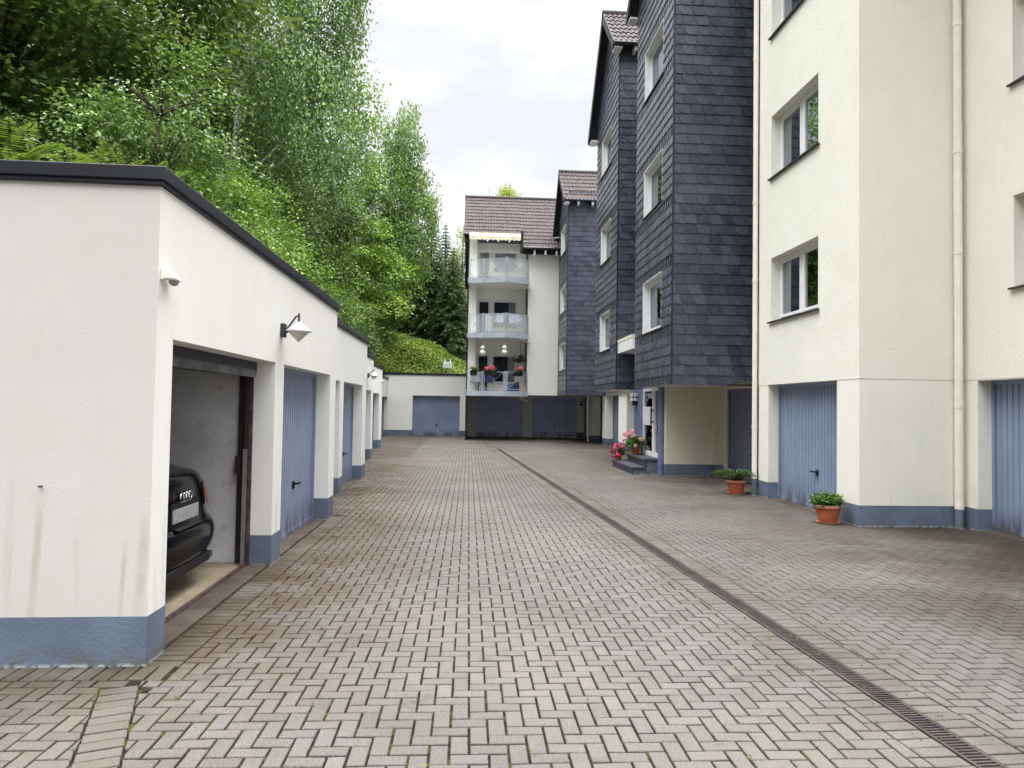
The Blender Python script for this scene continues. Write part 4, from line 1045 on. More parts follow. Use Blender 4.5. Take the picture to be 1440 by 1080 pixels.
M['shade'] = simple('pale lamp shade', (.50,.50,.52), .35, .3, .5, .1)
cone_lamp(-1.93, 7.40, 2.385, 'grey cone shaped wall lamp on a bent arm beside the open garage')
cone_lamp(-2.86, 20.25, 2.46, 'cone wall lamp farther along the garage row above a recessed door')
def sensor(x, y, z, label, s=1.):
    t = thing('motion_sensor', label, 'sensor', (x, y, z), 'motion sensors on the garage row')
    b = MB(); b.hexa([(x,y-.01*s,z-.045*s),(x+.03*s,y-.01*s,z-.045*s),(x+.03*s,y+.06*s,z-.045*s),(x,y+.06*s,z-.045*s)], [(x,y-.01*s,z+.05*s),(x+.03*s,y-.01*s,z+.05*s),(x+.03*s,y+.06*s,z+.05*s),(x,y+.06*s,z+.05*s)])
    part('bracket', b, M['cream_paint'], t, bevel=.006)
    b = MB(); b.hexa([(x+.02*s,y,z-.035*s),(x+.11*s,y,z-.035*s),(x+.11*s,y+.17*s,z-.035*s),(x+.02*s,y+.17*s,z-.035*s)], [(x+.02*s,y,z+.045*s),(x+.10*s,y+.01*s,z+.04*s),(x+.10*s,y+.16*s,z+.012*s),(x+.02*s,y+.16*s,z+.02*s)])
    part('housing', b, M['cream_paint'], t, bevel=.008)
    d = MB(); d.sphere((x+.065*s, y+.115*s, z-.036*s), .042*s, 16, 10); part('lens', d, M['grey_metal'], t, smooth=True)
sensor(-1.93, 4.53, 2.40, 'small cream motion sensor with a dark dome at the front corner of the garage', .75)
sensor(-3.31, 27.15, 2.50, 'tiny pale motion sensor at the far stage of the garage row', .9)
def box_lamp(x, y, z, label, nx=-1):
    t = thing('wall_lamp', label, 'lamp', (x, y, z), 'square lamps by the house entrances')
    b = MB(); b.box(x-.16, x, y-.14, y+.14, z-.02, z+.16); b.box(x-.175, x+.005, y-.155, y+.155, z+.16, z+.185); p = part('lamp_box', b, M['white'], t, bevel=.006)
    o = MB(); 
    for k in (-1, 1): o.box(x-.164, x-.158, y+k*.065-.035, y+k*.065+.035, z+.04, z+.11)
    for k in (-1, 1): o.box(x-.08+k*.045-.025, x-.08+k*.045+.025, y-.146, y-.138, z+.04, z+.11)
    part('lamp_window', o, M['interior'], p)
    d = MB(); d.box(x-.10, x, y-.11, y+.11, z-.15, z-.02); part('base', d, M['rubber'], t, bevel=.01)
box_lamp(4.70, 19.72, 1.85, 'square white lamp on the blue panel beside the entrance')
box_lamp(5.93, 37.0, 1.86, 'square white lamp on the cream pier under the farthest slate house')

# ------------------------------------------------------------------ the car in the open garage
def build_car():
    cy = 6.07; hw = .82; xr = -2.24
    t = thing('parked_car', 'black saloon car parked nose first in the open garage, red tail lamp showing', 'car', (-4.5, cy, .016))
    # centre-line loop (dx from rear, z, half width) : rear, deck, glass, roof, screen, bonnet, nose, belly
    top = [(.10,.22,.80),(.03,.30,.84),(.0,.40,.865),(.0,.50,.87),(.03,.565,.872),(.075,.585,.86),(.085,.66,.86),(.095,.76,.855),(.115,.90,.835),(.135,.98,.80),(.17,1.02,.765),(.27,1.035,.745),(.36,1.06,.70),
           (.64,1.19,.645),(.95,1.30,.605),(1.30,1.39,.585),(1.75,1.43,.58),(2.25,1.42,.585),(2.55,1.37,.60),(2.95,1.18,.66),(3.30,.98,.73),(3.55,.93,.78),(4.0,.86,.80),(4.35,.76,.80),(4.52,.62,.80),(4.56,.45,.81),(4.52,.28,.80)]
    bot = [(4.40,.20,.76),(3.9,.18,.82),(3.0,.18,.84),(2.0,.18,.84),(1.0,.19,.84),(.3,.20,.82)]
    loop = top+bot; js = [-1,-.985,-.93,-.80,-.55,-.25,0,.25,.55,.80,.93,.985,1]
    mb = MB(); n = len(loop)
    def P(k, j):
        dx, z, w_ = loop[k]; a = abs(j)
        crn = .15*a**4 if dx < .6 else (-.22*a**4 if dx > 4.2 else 0.)
        zz = z-(.035*a**4 if z > .9 else 0.)
        return (xr-dx-crn, cy+hw*(w_/.875)*j, zz)
    for k in range(n):
        for j in js: mb.v.append(P(k, j))
    m = len(js)
    for k in range(n):
        k2 = (k+1) % n
        for q in range(m-1): mb.f.append([k*m+q, k*m+q+1, k2*m+q+1, k2*m+q]); mb.t.append(.5)
    for q in (0, m-1):
        # sides: chain strips between belt line and sill
        up = list(range(0, len(top))); lo = [0]+[n-1-i for i in range(len(bot))]+[len(top)-1]
        side = [k*m+q for k in range(n)]
        c = len(mb.v); xs_ = sum(mb.v[i][0] for i in side)/n; ys_ = mb.v[side[0]][1]
        mb.v.append((xs_, cy+(hw+.012)*(1 if q else -1), .62))
        for k in range(n): mb.f.append([side[k], side[(k+1) % n], c]); mb.t.append(.5)
    body = part('body', mb, M['car_paint'], t, smooth=True)
    sub = body.modifiers.new('s', 'SUBSURF'); sub.levels = 2; sub.render_levels = 2
    def patch(ks, j0, j1, off, nm, mat, par, nj=10, label=None):
        pb = MB(); L = []
        for (dx, z, w_) in ks:
            row = []
            for i in range(nj+1):
                j = j0+(j1-j0)*i/nj; a = abs(j); crn = .15*a**4 if dx < .6 else 0.
                row.append((xr-dx-crn+off[0], cy+hw*(w_/.875)*j*off[2], z-(.035*a**4 if z > .9 else 0)+off[1]))
            L.append(row)
        for i in range(len(L)-1):
            for q in range(nj): pb.quad(L[i][q], L[i][q+1], L[i+1][q+1], L[i+1][q])
        o = part(nm, pb, mat, par, label, smooth=True)
        return o
    patch([(.37,1.075,.70),(.64,1.19,.645),(.95,1.30,.605),(1.25,1.375,.585)], -.88, .88, (.010,.014,1), 'rear_window', M['car_glass'], t)
    for s in (-1, 1):
        patch([(.085,.675,.86),(.09,.70,.86),(.10,.77,.855),(.112,.84,.84),(.128,.885,.835)], s*.60, s*1., (.026,.0,1.012), 'tail_light', M['tail_red'], t)
    patch([(.02,.585,.8),(.09,.60,.8),(.09,.79,.8),(.06,.81,.8)], -.36, .36, (-.002,.0,1), 'plate_recess', M['car_trim'], t)
    pl = MB(); pl.box(xr-.088, xr-.074, cy-.26, cy+.26, .635, .745); part('number_plate', pl, M['plate'], t, bevel=.003)
    bd = MB()
    for k in range(4):
        cyy = cy-.084+k*.056; pts = []
        for i in range(19):
            a = 2*math.pi*i/18; pts.append((xr-.083, cyy+.036*math.cos(a), .825+.036*math.sin(a)))
        bd.tube(pts, .0065, 6, caps=False)
    part('badge', bd, M['chrome'], t, smooth=True, label='chrome badge of four linked rings')
    tr = MB(); tr.box(xr-.20, xr-.035, cy-.46, cy+.46, .21, .285); part('diffuser', tr, M['car_trim'], t, bevel=.01)
    for s in (-1, 1):
        ex = MB(); ex.tube([(xr-.25, cy+s*.54, .250), (xr-.055, cy+s*.54, .245)], .032, 14); part('exhaust', ex, M['chrome'], t, auto=True)
        for dx in (.98, 3.68):
            wh = MB(); c = (xr-dx, cy+s*.80, .33)
            prof = [(.0,-.10),(.19,-.10),(.29,-.095),(.315,-.07),(.318,.07),(.29,.098),(.20,.10),(.0,.085)]
            vs = MB(); vs.lathe((0,0,0), prof, 28)
            for v in vs.v: wh.v.append((c[0]+v[0], c[1]+v[2]*s, c[2]+v[1]))
            wh.f = vs.f; wh.t = vs.t
            wo_ = part('wheel', wh, M['rubber'], t, auto=True)
            rm = MB(); rm2 = MB(); rm2.lathe((0,0,0), [(.0,.088),(.05,.092),(.06,.085),(.185,.085),(.20,.104),(.205,.09)], 28)
            for v in rm2.v: rm.v.append((c[0]+v[0], c[1]+(v[2]+.02)*s, c[2]+v[1]))
            rm.f = rm2.f; rm.t = rm2.t; part('rim', rm, M['grey_metal'], wo_, auto=True)
build_car()

# ------------------------------------------------------------------ foliage
class LF:
    """collects many small folded leaves and writes them as one mesh"""
    def __init__(s): s.V = []; s.T = []
    def add(s, p, a, nrm, L, Wd, tint, fold=.18):
        """p base points, a leaf axes, nrm leaf normals (all Nx3), L lengths, Wd widths"""
        a = a/np.linalg.norm(a, axis=1, keepdims=True)
        sd = np.cross(a, nrm); sd /= (np.linalg.norm(sd, axis=1, keepdims=True)+1e-9); nn = np.cross(sd, a)
        L = L[:, None]; Wd = Wd[:, None]
        v0 = p; v2 = p+a*L; mid = p+a*L*.45
        v1 = mid+sd*Wd*.5+nn*Wd*fold; v3 = mid-sd*Wd*.5+nn*Wd*fold
        s.V.append(np.stack([v0, v1, v2, v3], 1).reshape(-1, 3)); s.T.append(np.clip(tint, 0, 1))
    def build(s, name, mat, base, parent=None, kind=None, props=None):
        V = np.concatenate(s.V).astype(np.float32)-np.array(base, np.float32); T = np.concatenate(s.T).astype(np.float32); n = len(T)
        me = bpy.data.meshes.new(name); me.vertices.add(4*n); me.loops.add(4*n); me.polygons.add(n)
        me.vertices.foreach_set('co', V.ravel()); me.loops.foreach_set('vertex_index', np.arange(4*n, dtype=np.int32))
        me.polygons.foreach_set('loop_start', np.arange(0, 4*n, 4, dtype=np.int32))
        at = me.attributes.new('tint', 'FLOAT', 'FACE'); at.data.foreach_set('value', T)
        me.materials.append(mat); me.update(calc_edges=True)
        o = bpy.data.objects.new(name, me); _link(o, parent); WP[o.name] = tuple(base)
        if parent is None: o.location = base
        if kind: o['kind'] = kind
        for k, v in (props or {}).items(): o[k] = v
        return o
def unit(n):
    v = rng.normal(size=(n, 3)); return v/np.linalg.norm(v, axis=1, keepdims=True)
_ph = rng.uniform(0, 6.28, (6, 3)); _fr = rng.normal(size=(6, 3))*2.4
def lump(d):
    return sum(np.sin((d*_fr[i]).sum(1)+_ph[i].sum()) for i in range(6))/6*1.4
def clump(c):
    """bough-sized light and dark masses"""
    x, y, z = c[:, 0], c[:, 1], c[:, 2]
    return (np.sin(x*2.3+1.7*np.sin(z*1.4))+np.sin(y*2.1+z*1.1+1.3*np.sin(x*1.2))+np.sin(z*3.1+.8*x-.6*y))/3
def blob_clusters(blobs, n):
    c, d, r = _blob_clusters(blobs, int(n*1.9))
    k = np.nonzero(clump(c) > -.12)[0]
    if len(k) < n*.6: k = np.arange(len(c))
    k = k[:n] if len(k) > n else k
    return c[k], d[k], r[k]
def _blob_clusters(blobs, n):
    w_ = np.array([b[3]*b[4]+b[4]*b[5]+b[3]*b[5] for b in blobs]); w_ = w_/w_.sum()
    bi = rng.choice(len(blobs), n, p=w_); B = np.array(blobs)[bi]
    d = unit(n); r = .50+.50*np.sqrt(rng.random(n)); r = r*(1+.22*lump(d*1.2+bi[:, None]*1.7))
    c = B[:, :3]+d*B[:, 3:6]*r[:, None]
    return c, d, r
def fill(lf, C, D, rr, n_per, cs, L, W, mode, tb=.45, tv=.16):
    K = len(C); n = K*n_per; ci = np.repeat(np.arange(K), n_per)
    off = rng.normal(size=(n, 3))*np.array(cs)
    ct = rng.normal(0, .25, K)
    if mode == 'flat':       # leaf sprays lying in shallow layers that sag outwards
        off[:, 2] -= .25*np.linalg.norm(off[:, :2], axis=1)
        a = off*[1,1,.2]+rng.normal(size=(n,3))*.12+D[ci]*.15; nrm = np.array([0,0,1.])+D[ci]*.45+rng.normal(size=(n,3))*.34; a[:, 2] -= .12
    elif mode == 'droop':
        off[:, 2] = -np.abs(off[:, 2])*1.6+cs[2]
        a = np.array([0,0,-1.])+rng.normal(size=(n,3))*.55; nrm = D[ci]*.9+np.array([0,0,.25])+rng.normal(size=(n,3))*.5
    else:
        a = rng.normal(size=(n,3))+D[ci]*.6; nrm = np.array([0,0,.9])+D[ci]*.7+rng.normal(size=(n,3))*.38
    p = C[ci]+off
    t = tb+ct[ci]*.7+.20*clump(C)[ci]-.03+rng.normal(0, tv*.55, n)+.55*(rr[ci]-.88)+.14*D[ci][:, 2]  # inner leaves tinted darker, tops and clumps lighter, as painted crown shading
    sz = rng.uniform(.65, 1.25, n)
    lf.add(p, a, nrm, L*sz, W*sz, t)
def limbs(mb, base, trunk, targets, r0=.06):
    for c in targets:
        zt = c[2]-abs(c[2]-base[2])*.25
        i = min(range(len(trunk)), key=lambda k: abs(trunk[k][2]-zt)); s = Vector(trunk[i][:3]); e = Vector(c); m_ = s.lerp(e, .5)+Vector((0,0,.12*(e-s).length))
        m2 = s.lerp(e, .78)+Vector((0,0,.10*(e-s).length))
        mb.tube([s, m_, m2, e], [r0, r0*.62, r0*.4, r0*.15], 6, caps=False)
def tree(name, label, cat, trunk, blobs, ncl, per, cs, L, W, mode, mat, bark='bark', nl=26, r0=.06, group=None, tb=.45, tv=.16, limb_frac=.9):
    base = trunk[0][:3]
    t = thing(name, label, cat, base, group)
    tm = MB(); tm.tube([p[:3] for p in trunk], [p[3] for p in trunk], 10)
    C, D, rr = blob_clusters(blobs, ncl)
    pick = rng.choice(len(C), min(nl, len(C)), replace=False); limbs(tm, base, trunk[1:] if len(trunk) > 2 else trunk, [C[i]*limb_frac+np.array(base)*(1-limb_frac) if False else C[i] for i in pick], r0)
    part('trunk', tm, M[bark], t, smooth=True)
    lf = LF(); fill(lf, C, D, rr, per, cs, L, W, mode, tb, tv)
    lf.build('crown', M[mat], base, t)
    return t
HG = 'trees and bushes on the slope behind the garages'
tree('maple_tree', 'large dark leaved tree with layered boughs behind the open garage', 'tree', [(-11.,16.5,5.5,.32),(-10.6,16.3,8.5,.26),(-10.,16,11.5,.18),(-9.6,15.8,14,.08)],
     [(-10.2,15.2,11.0,4.3,3.8,3.8),(-7.3,16.6,12.2,2.2,2.4,3.0),(-12.4,13.5,9.2,3.4,3.2,3.0),(-8.4,14.6,8.6,2.4,2.2,1.6)], 820, 46, (.62,.62,.09), .165, .115, 'flat', 'leaf_maple', nl=40, r0=.09, tb=.50, tv=.26)
tree('shade_tinted_tree', 'tree with leaves tinted dark like deep shade at the back of the slope', 'tree', [(-16.,20,8.5,.3),(-15.8,20,13,.2),(-15.6,20,17,.1)],
     [(-15.5,19.5,12,5.,4.5,5.),(-12.,20.5,9.5,3.2,3.,2.6),(-19,17,12,5,5,6)], 700, 26, (.7,.7,.28), .22, .16, 'flat', 'leaf_dense', nl=20, r0=.09, tb=.12)  # low leaf tint paints this backdrop dark, standing in for shade
tree('pale_shrub', 'tall pale green shrub rising above the garage roof in front of the dark tree', 'shrub', [(-5.6,11.8,3.0,.05),(-5.3,11.7,4.6,.04),(-5.0,11.6,6.2,.02)],
     [(-5.1,11.7,6.45,.95,1.0,1.25),(-4.85,11.9,5.2,1.25,1.1,1.0),(-5.9,11.4,5.6,.8,.9,.9)], 380, 17, (.16,.16,.06), .085, .052, 'flat', 'leaf_shrub', nl=34, r0=.022, tb=.46, tv=.22)
tree('birch_tree', 'tall white trunked birch reaching out of the picture above the garages', 'tree', [(-9.1,26,4.5,.18),(-8.6,25.6,9,.14),(-8.1,25.1,12.9,.11),(-7.75,25.1,16.2,.09),(-7.1,25.,20,.06),(-7.,25.5,25,.03)],
     [(-7.3,26,15.5,3.1,2.8,4.4),(-6.1,26,11.6,2.6,2.4,3.0),(-7.0,26,20.5,2.7,2.6,4.0),(-5.5,25.6,16.8,1.75,1.8,3.2),(-9.0,25.5,12.5,1.6,1.6,3.0)], 1500, 36, (.17,.17,.62), .135, .080, 'droop', 'leaf_birch', 'birch_bark', nl=40, r0=.045, tb=.46, tv=.24)
tree('dense_tree', 'dense dark green tree filling the slope below the tall birch', 'tree', [(-9.4,29.5,6,.22),(-8.8,29.3,9,.12),(-8.4,29.2,12,.05)],
     [(-8.4,29.3,9.6,3.1,2.6,2.9),(-6.2,29.6,9.8,1.9,1.8,2.0),(-10.8,28.5,11.5,2.4,2.4,2.6)], 620, 34, (.32,.32,.16), .15, .095, 'flat', 'leaf_dense', nl=24, r0=.07, tb=.42, tv=.22)
tree('pale_birch', 'lighter green birch with weeping twigs standing beyond the tall birch', 'tree', [(-5.9,48,6,.2),(-5.6,48,11,.16),(-5.2,48,17,.10),(-4.9,48,21.5,.03)],
     [(-5.3,48,15.8,2.5,2.3,3.7),(-4.75,48,19,1.45,1.5,2.9),(-6.9,47,14.6,1.9,1.9,2.9),(-3.5,48,14.6,1.35,1.4,2.4),(-5.0,47.5,12.,2.4,2,2.4)], 900, 32, (.17,.17,.85), .19, .11, 'droop', 'leaf_birch2', 'birch_bark', nl=30, r0=.05, tb=.46, tv=.23)
tree('hazel_bush', 'big rounded yellow green hazel overhanging the far end of the garage row', 'bush', [(-7.,40.6,3.3,.14),(-6.8,40.4,6,.10),(-6.4,40.2,9,.05)],
     [(-6.8,40,9.8,2.2,2.2,3.3),(-4.9,40.3,8.3,1.7,1.8,2.3),(-8.2,38.5,11.2,1.9,2.,2.5),(-5.6,39.6,6.4,2.2,2.,1.7)], 820, 34, (.27,.27,.13), .17, .12, 'flat', 'leaf_hazel', nl=20, r0=.05, tb=.42, tv=.22)
BL = [('bright green bush leaning over the roof edge nearest the front corner', -6.3,16.5,5.6,1.5,1.8,1.7), ('bright bush above the cone lamp on the garage row', -6.6,20.5,6.1,1.6,2.0,2.0),
      ('loose leafy bush above the first step in the garage roof', -6.6,25.,6.3,1.6,2.2,2.2), ('dense round bush above the second step in the garage roof', -6.5,30.,6.5,1.6,2.3,2.5), ('low dark bush above the last garages in the row', -6.3,35.,5.4,1.5,2.2,1.9)]
for i, (lb_, x, y, z, a, b, c) in enumerate(BL):
    tree('bush', lb_, 'bush', [(x-.4,y,2.9,.07),(x-.3,y,z-.4,.05),(x-.1,y,z+.8,.02)], [(x,y,z,a,b,c),(x+.5,y-.7,z-c*.55,a*.8,b*.7,c*.6),(x-.5,y+.9,z+c*.35,a*.7,b*.6,c*.7)], 430, 32, (.22,.22,.14), .105+.004*i, .07, 'rand' if i % 2 else 'flat', 'leaf_bush' if i != 4 else 'leaf_dense', nl=16, r0=.03, group=HG, tb=(.44,.50,.40,.36,.42)[i], tv=.23)
for i, (lb_, x, y, z, a, b, c) in enumerate([('shaggy green shrub on the planted roof right of the ferns', -4.4,9.6,3.85,.9,.9,.75), ('fine leaved shrub growing beside the tall pale shrub', -4.5,13.2,4.6,1.2,1.2,1.2), ('shady shrub filling the gap under the dark tree', -7.6,12.6,5.2,1.9,1.7,1.5)]):
    tree('shrub', lb_, 'shrub', [(x,y,3.0,.03),(x,y,z,.02),(x,y,z+.4,.012)], [(x,y,z,a,b,c)], 260, 24, (.13,.13,.09), .075, .045, 'rand', ('leaf_shrub','leaf_bush','leaf_dense')[i], nl=20, r0=.014, group='shrubs on the planted garage roof', tb=(.45,.5,.35)[i], tv=.18)
# far backing trees on top of the slope
for lb_, x, y, z, r, mt, tb in (('broad backing tree showing between the dark tree and the birch', -13.5,27,13.5,4.2,'leaf_dense',.40), ('tall backing tree high on the slope behind the birch', -12.5,34,15.5,4.2,'leaf_birch',.40), ('backing tree on the slope left of the pale birch', -10.5,42,18.5,4.6,'leaf_bush',.42), ('big backing tree farthest up the slope', -17.,41,18.5,5.5,'leaf_dense',.42), ('big backing tree above the dark tree', -19.,28,17.5,5.5,'leaf_birch',.40)):
    zb = hillz(x, y)-.3
    tree('slope_tree', lb_, 'tree', [(x,y,zb,.22),(x+.1,y,(zb+z)/2,.16),(x,y,z+r*.6,.05)], [(x,y,z,r,r*.9,r*1.05),(x+r*.4,y-r*.3,z-r*.6,r*.7,r*.7,r*.7)], 520, 30, (.45,.45,.28), .19, .13, 'rand', mt, nl=18, r0=.07, group='backing trees on the slope', tb=tb)

def spruce(label, x, y, h, rad, tb=.42):
    zb = hillz(x, y)-.4
    t = thing('spruce_tree', label, 'tree', (x, y, zb), 'spruces at the far end of the slope')
    tm = MB(); tm.tube([(x,y,zb),(x,y,zb+h*.5),(x,y,zb+h)], [.16,.10,.015], 8)
    lf = LF(); P_, A_, N_, T_, S_ = [], [], [], [], []
    z = zb+h*.06
    while z < zb+h*.985:
        f = 1-(z-zb)/h; rl = rad*f**.85*rng.uniform(.85,1.12)+.05; nb = max(4, int(7+5*f)); a0 = rng.uniform(0, 6.28)
        for k in range(nb):
            a = a0+6.283*k/nb+rng.normal(0,.15); d = np.array([math.cos(a), math.sin(a), 0.]); l = rl*rng.uniform(.75,1.1)
            pts = [(x+d[0]*l*q, y+d[1]*l*q, z-l*.42*q*q+.12*l*q) for q in (0,.35,.7,1.)]
            if f > .12 and k % 2 == 0: tm.tube(pts, [.022,.016,.01,.004], 4, caps=False)
            m_ = int(10+58*l/max(rad,.1))
            q = rng.random(m_)**.7; base = np.array([x,y,z])+d*(l*q)[:,None]; base[:,2] += -l*.42*q*q+.12*l*q
            sd = np.array([-d[1], d[0], 0]); s_ = rng.choice([-1,1], m_)
            ax = d*.55+sd*(s_*rng.uniform(.3,1.,m_))[:,None]; ax[:,2] -= rng.uniform(.05,.5,m_)
            P_.append(base); A_.append(ax); N_.append(np.array([0,-.35,.8])+rng.normal(size=(m_,3))*.7); T_.append(tb+.28*(q-.5)+rng.normal(0,.13,m_)); S_.append(np.full(m_, .22+.78*min(1, f*2.2)))
        z += h*.026*rng.uniform(.8,1.2)
    S_ = np.concatenate(S_); P_ = np.concatenate(P_); n = len(P_)
    lf.add(P_, np.concatenate(A_), np.concatenate(N_), rng.uniform(.20,.42,n)*(.6+.25*rad)*S_, rng.uniform(.06,.11,n)*(.4+.6*S_), np.concatenate(T_), .1)
    part('trunk', tm, M['bark'], t, smooth=True); lf.build('crown', M['leaf_spruce'], (x,y,zb), t)
spruce('dark spruce in the middle of the group beyond the end garage', -2.9, 51.5, 10.2, 2.3)
spruce('bushy dark spruce next to the block with balconies', -1.25, 50.0, 8.2, 2.2, .36)
spruce('slender spruce with a thin bare leader above the others', -2.0, 55.0, 9.6, 2.1, .46)
spruce('dark spruce on the hazel side of the group', -4.7, 52.5, 8.6, 2.3, .38)
tree('yellow_tree', 'yellow green treetop showing above the tiled roof of the balcony block', 'tree', [(3.1,58,3,.2),(3.1,58,14,.12),(3.1,58,20,.03)], [(3.1,58,16.8,1.4,1.4,3.3),(4.6,58.5,16.0,1.0,1.0,2.6),(2.6,58,18.4,.55,.6,2.0)], 260, 26, (.22,.22,.35), .14, .09, 'droop', 'leaf_yellow', nl=26, r0=.03, tb=.55)
tree('thin_tree', 'thin sparse twigs peeping over the ridge of the balcony block', 'tree', [(.9,58,3,.1),(1.1,58,13,.06),(1.4,58,19.7,.012)], [(1.3,58,17.2,1.0,.8,1.9)], 40, 10, (.16,.16,.4), .12, .06, 'droop', 'leaf_yellow', nl=22, r0=.02, tb=.4)
tree('young_tree', 'yellow green young tree beside the gable of the balcony block', 'tree', [(-.75,54,5,.12),(-.7,54,10,.08),(-.6,54,15.4,.02)], [(-.7,54,13.0,.75,.9,2.3),(-.9,54,11.,1.0,1.,1.6)], 170, 24, (.2,.2,.3), .13, .085, 'rand', 'leaf_yellow', nl=14, r0=.03, tb=.42)

# undergrowth that nobody could count
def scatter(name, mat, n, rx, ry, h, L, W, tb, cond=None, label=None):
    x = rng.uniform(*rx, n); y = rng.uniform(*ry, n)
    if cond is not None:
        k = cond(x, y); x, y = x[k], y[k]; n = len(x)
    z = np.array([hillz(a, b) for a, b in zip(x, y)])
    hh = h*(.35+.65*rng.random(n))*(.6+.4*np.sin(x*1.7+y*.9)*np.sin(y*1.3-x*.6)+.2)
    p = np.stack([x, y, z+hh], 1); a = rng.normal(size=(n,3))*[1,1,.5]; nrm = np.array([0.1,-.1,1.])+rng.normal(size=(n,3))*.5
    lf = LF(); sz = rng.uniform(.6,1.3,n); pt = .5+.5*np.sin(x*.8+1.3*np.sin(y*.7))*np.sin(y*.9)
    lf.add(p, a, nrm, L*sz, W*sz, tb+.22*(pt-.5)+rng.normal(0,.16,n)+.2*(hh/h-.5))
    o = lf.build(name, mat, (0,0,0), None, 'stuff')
    return o
scatter('undergrowth', M['leaf_bush'], 60000, (-17,-6.1), (6,46), .75, .15, .10, .38)
scatter('ground_cover', M['leaf_cover'], 52000, (-9.5,1.8), (42.3,52), .34, .13, .09, .50)

# ferns and arching stems along the roof edge
def fern(x, y, z, n, L, label, lean=0):
    t = LF(); rn = np.random.default_rng(int(abs(x*100+y*37)))
    for k in range(n):
        a = 6.283*k/n+rn.normal(0,.25); el = rn.uniform(.85,1.35); l = L*rn.uniform(.75,1.1)
        m_ = 26; q = np.linspace(.06, 1, m_)
        d = np.array([math.cos(a), math.sin(a), 0.])
        pos_ = np.array([x,y,z])+np.outer(q*l*math.cos(el)+.28*l*q**2.2, d); pos_[:,2] += q*l*math.sin(el)-.33*l*q**2.6
        sd = np.array([-d[1], d[0], 0.]); pl = .24*l*np.sin(np.pi*(.12+.88*q))**.8*(1-.35*q)
        for s_ in (-1, 1):
            ax = sd*s_+d*.35; A = np.tile(ax, (m_,1)); A[:,2] -= .12
            t.add(pos_, A, np.tile([0,0,1.], (m_,1))+rn.normal(size=(m_,3))*.15, pl, np.full(m_, l/m_*1.25), .55+rn.normal(0,.12,m_), .08)
    return t.build('fern', M['leaf_fern'], (x,y,z), None, None, {'label': label, 'category': 'fern', 'group': 'ferns on the planted garage roof'})
for i, (x, y, z, n, L, lb_) in enumerate([(-3.72,5.9,3.40,10,.66,'bright fern nearest the front edge of the garage roof'), (-3.60,6.5,3.42,9,.60,'bright fern second along the front roof edge'), (-2.95,6.0,3.38,8,.46,'small fern in front of the shaggy shrub'), (-4.3,7.0,3.42,9,.85,'fern behind the dark lantern on the roof'),
        (-2.72,6.2,3.36,7,.42,'small fern by the front corner of the garage'), (-3.6,12.6,3.35,9,.80,'lime green fern leaning over the long roof edge'), (-4.2,19.5,3.35,8,.9,'fern under the bush above the cone lamp'), (-3.3,9.4,3.35,8,.55,'fern between the front corner and the lime green fern')]):
    fern(x, y, z, n, L, lb_)
def arching(x, y, z, n, L, label, spread=.9, seed=1):
    rn = np.random.default_rng(seed); t = thing('arching_shrub', label, 'shrub', (x,y,z), 'arching shrubs on the planted garage roof')
    sm = MB(); lf = LF()
    for k in range(n):
        a = rn.uniform(0, 6.283); l = L*rn.uniform(.6,1.1); el = rn.uniform(.75,1.35); d = np.array([math.cos(a), math.sin(a), 0.])
        q = np.linspace(0,1,9); pts = np.array([x,y,z])+np.outer(q*l*math.cos(el)+.25*l*q**2*spread, d); pts[:,2] += q*l*math.sin(el)-.20*l*q**2.5*spread
        sm.tube([tuple(p) for p in pts], [.011*(1-.8*u)+.002 for u in q], 5, caps=False)
        m_ = int(95*l); u = .12+.88*rn.random(m_); i0 = np.clip((u*8).astype(int),0,7); fr = u*8-i0; P_ = pts[i0]*(1-fr)[:,None]+pts[i0+1]*fr[:,None]
        s_ = rn.choice([-1,1], m_); sd = np.array([-d[1], d[0], 0.]); A = sd*(s_*.9)[:,None]+d*.4+rn.normal(size=(m_,3))*.25
        lf.add(P_, A, np.array([0,0,1.])+rn.normal(size=(m_,3))*.35, rn.uniform(.035,.07,m_), rn.uniform(.02,.035,m_), .5+rn.normal(0,.17,m_))
    part('stem', sm, M['bark'], t, smooth=True); lf.build('foliage', M['leaf_shrub'], (x,y,z), t)
arching(-4.7, 8.6, 3.05, 22, 1.9, 'long stemmed arching shrub just behind the front edge of the roof', .9, 3)
arching(-4.0, 10.4, 3.05, 20, 1.7, 'arching shrub with feathery stems near the pale shrub', 1.0, 4)
arching(-5.4, 9.4, 3.05, 16, 2.1, 'taller arching shrub in the shade behind the lantern', .7, 5)
lt = thing('garden_lantern', 'dark four sided garden lantern half hidden among the ferns', 'lantern', (-5.35, 8.9, 3.05))
b = MB(); b.tube([(-5.35,8.9,3.0),(-5.35,8.9,4.61)], .018, 8); part('post', b, M['black_metal'], lt)
b = MB(); b.hexa([(-5.40,8.85,4.60),(-5.30,8.85,4.60),(-5.30,8.95,4.60),(-5.40,8.95,4.60)], [(-5.42,8.83,4.73),(-5.28,8.83,4.73),(-5.28,8.97,4.73),(-5.42,8.97,4.73)]); part('lantern_body', b, M['car_glass'], lt, bevel=.01)
b = MB(); b.hexa([(-5.44,8.81,4.73),(-5.26,8.81,4.73),(-5.26,8.99,4.73),(-5.44,8.99,4.73)], [(-5.37,8.88,4.79),(-5.33,8.88,4.79),(-5.33,8.92,4.79),(-5.37,8.92,4.79)]); part('lantern_roof', b, M['black_metal'], lt)
zt = hillz(-1.35, 44.)
wt = thing('planter_stand', 'small white double ended planter on the green slope beyond the end garage', 'planter', (-1.35, 44., zt))
b = MB(); b.box(-1.62,-1.08,43.85,44.15,zt+.42,zt+.80); part('trough', b, M['white'], wt, bevel=.02)
b = MB()
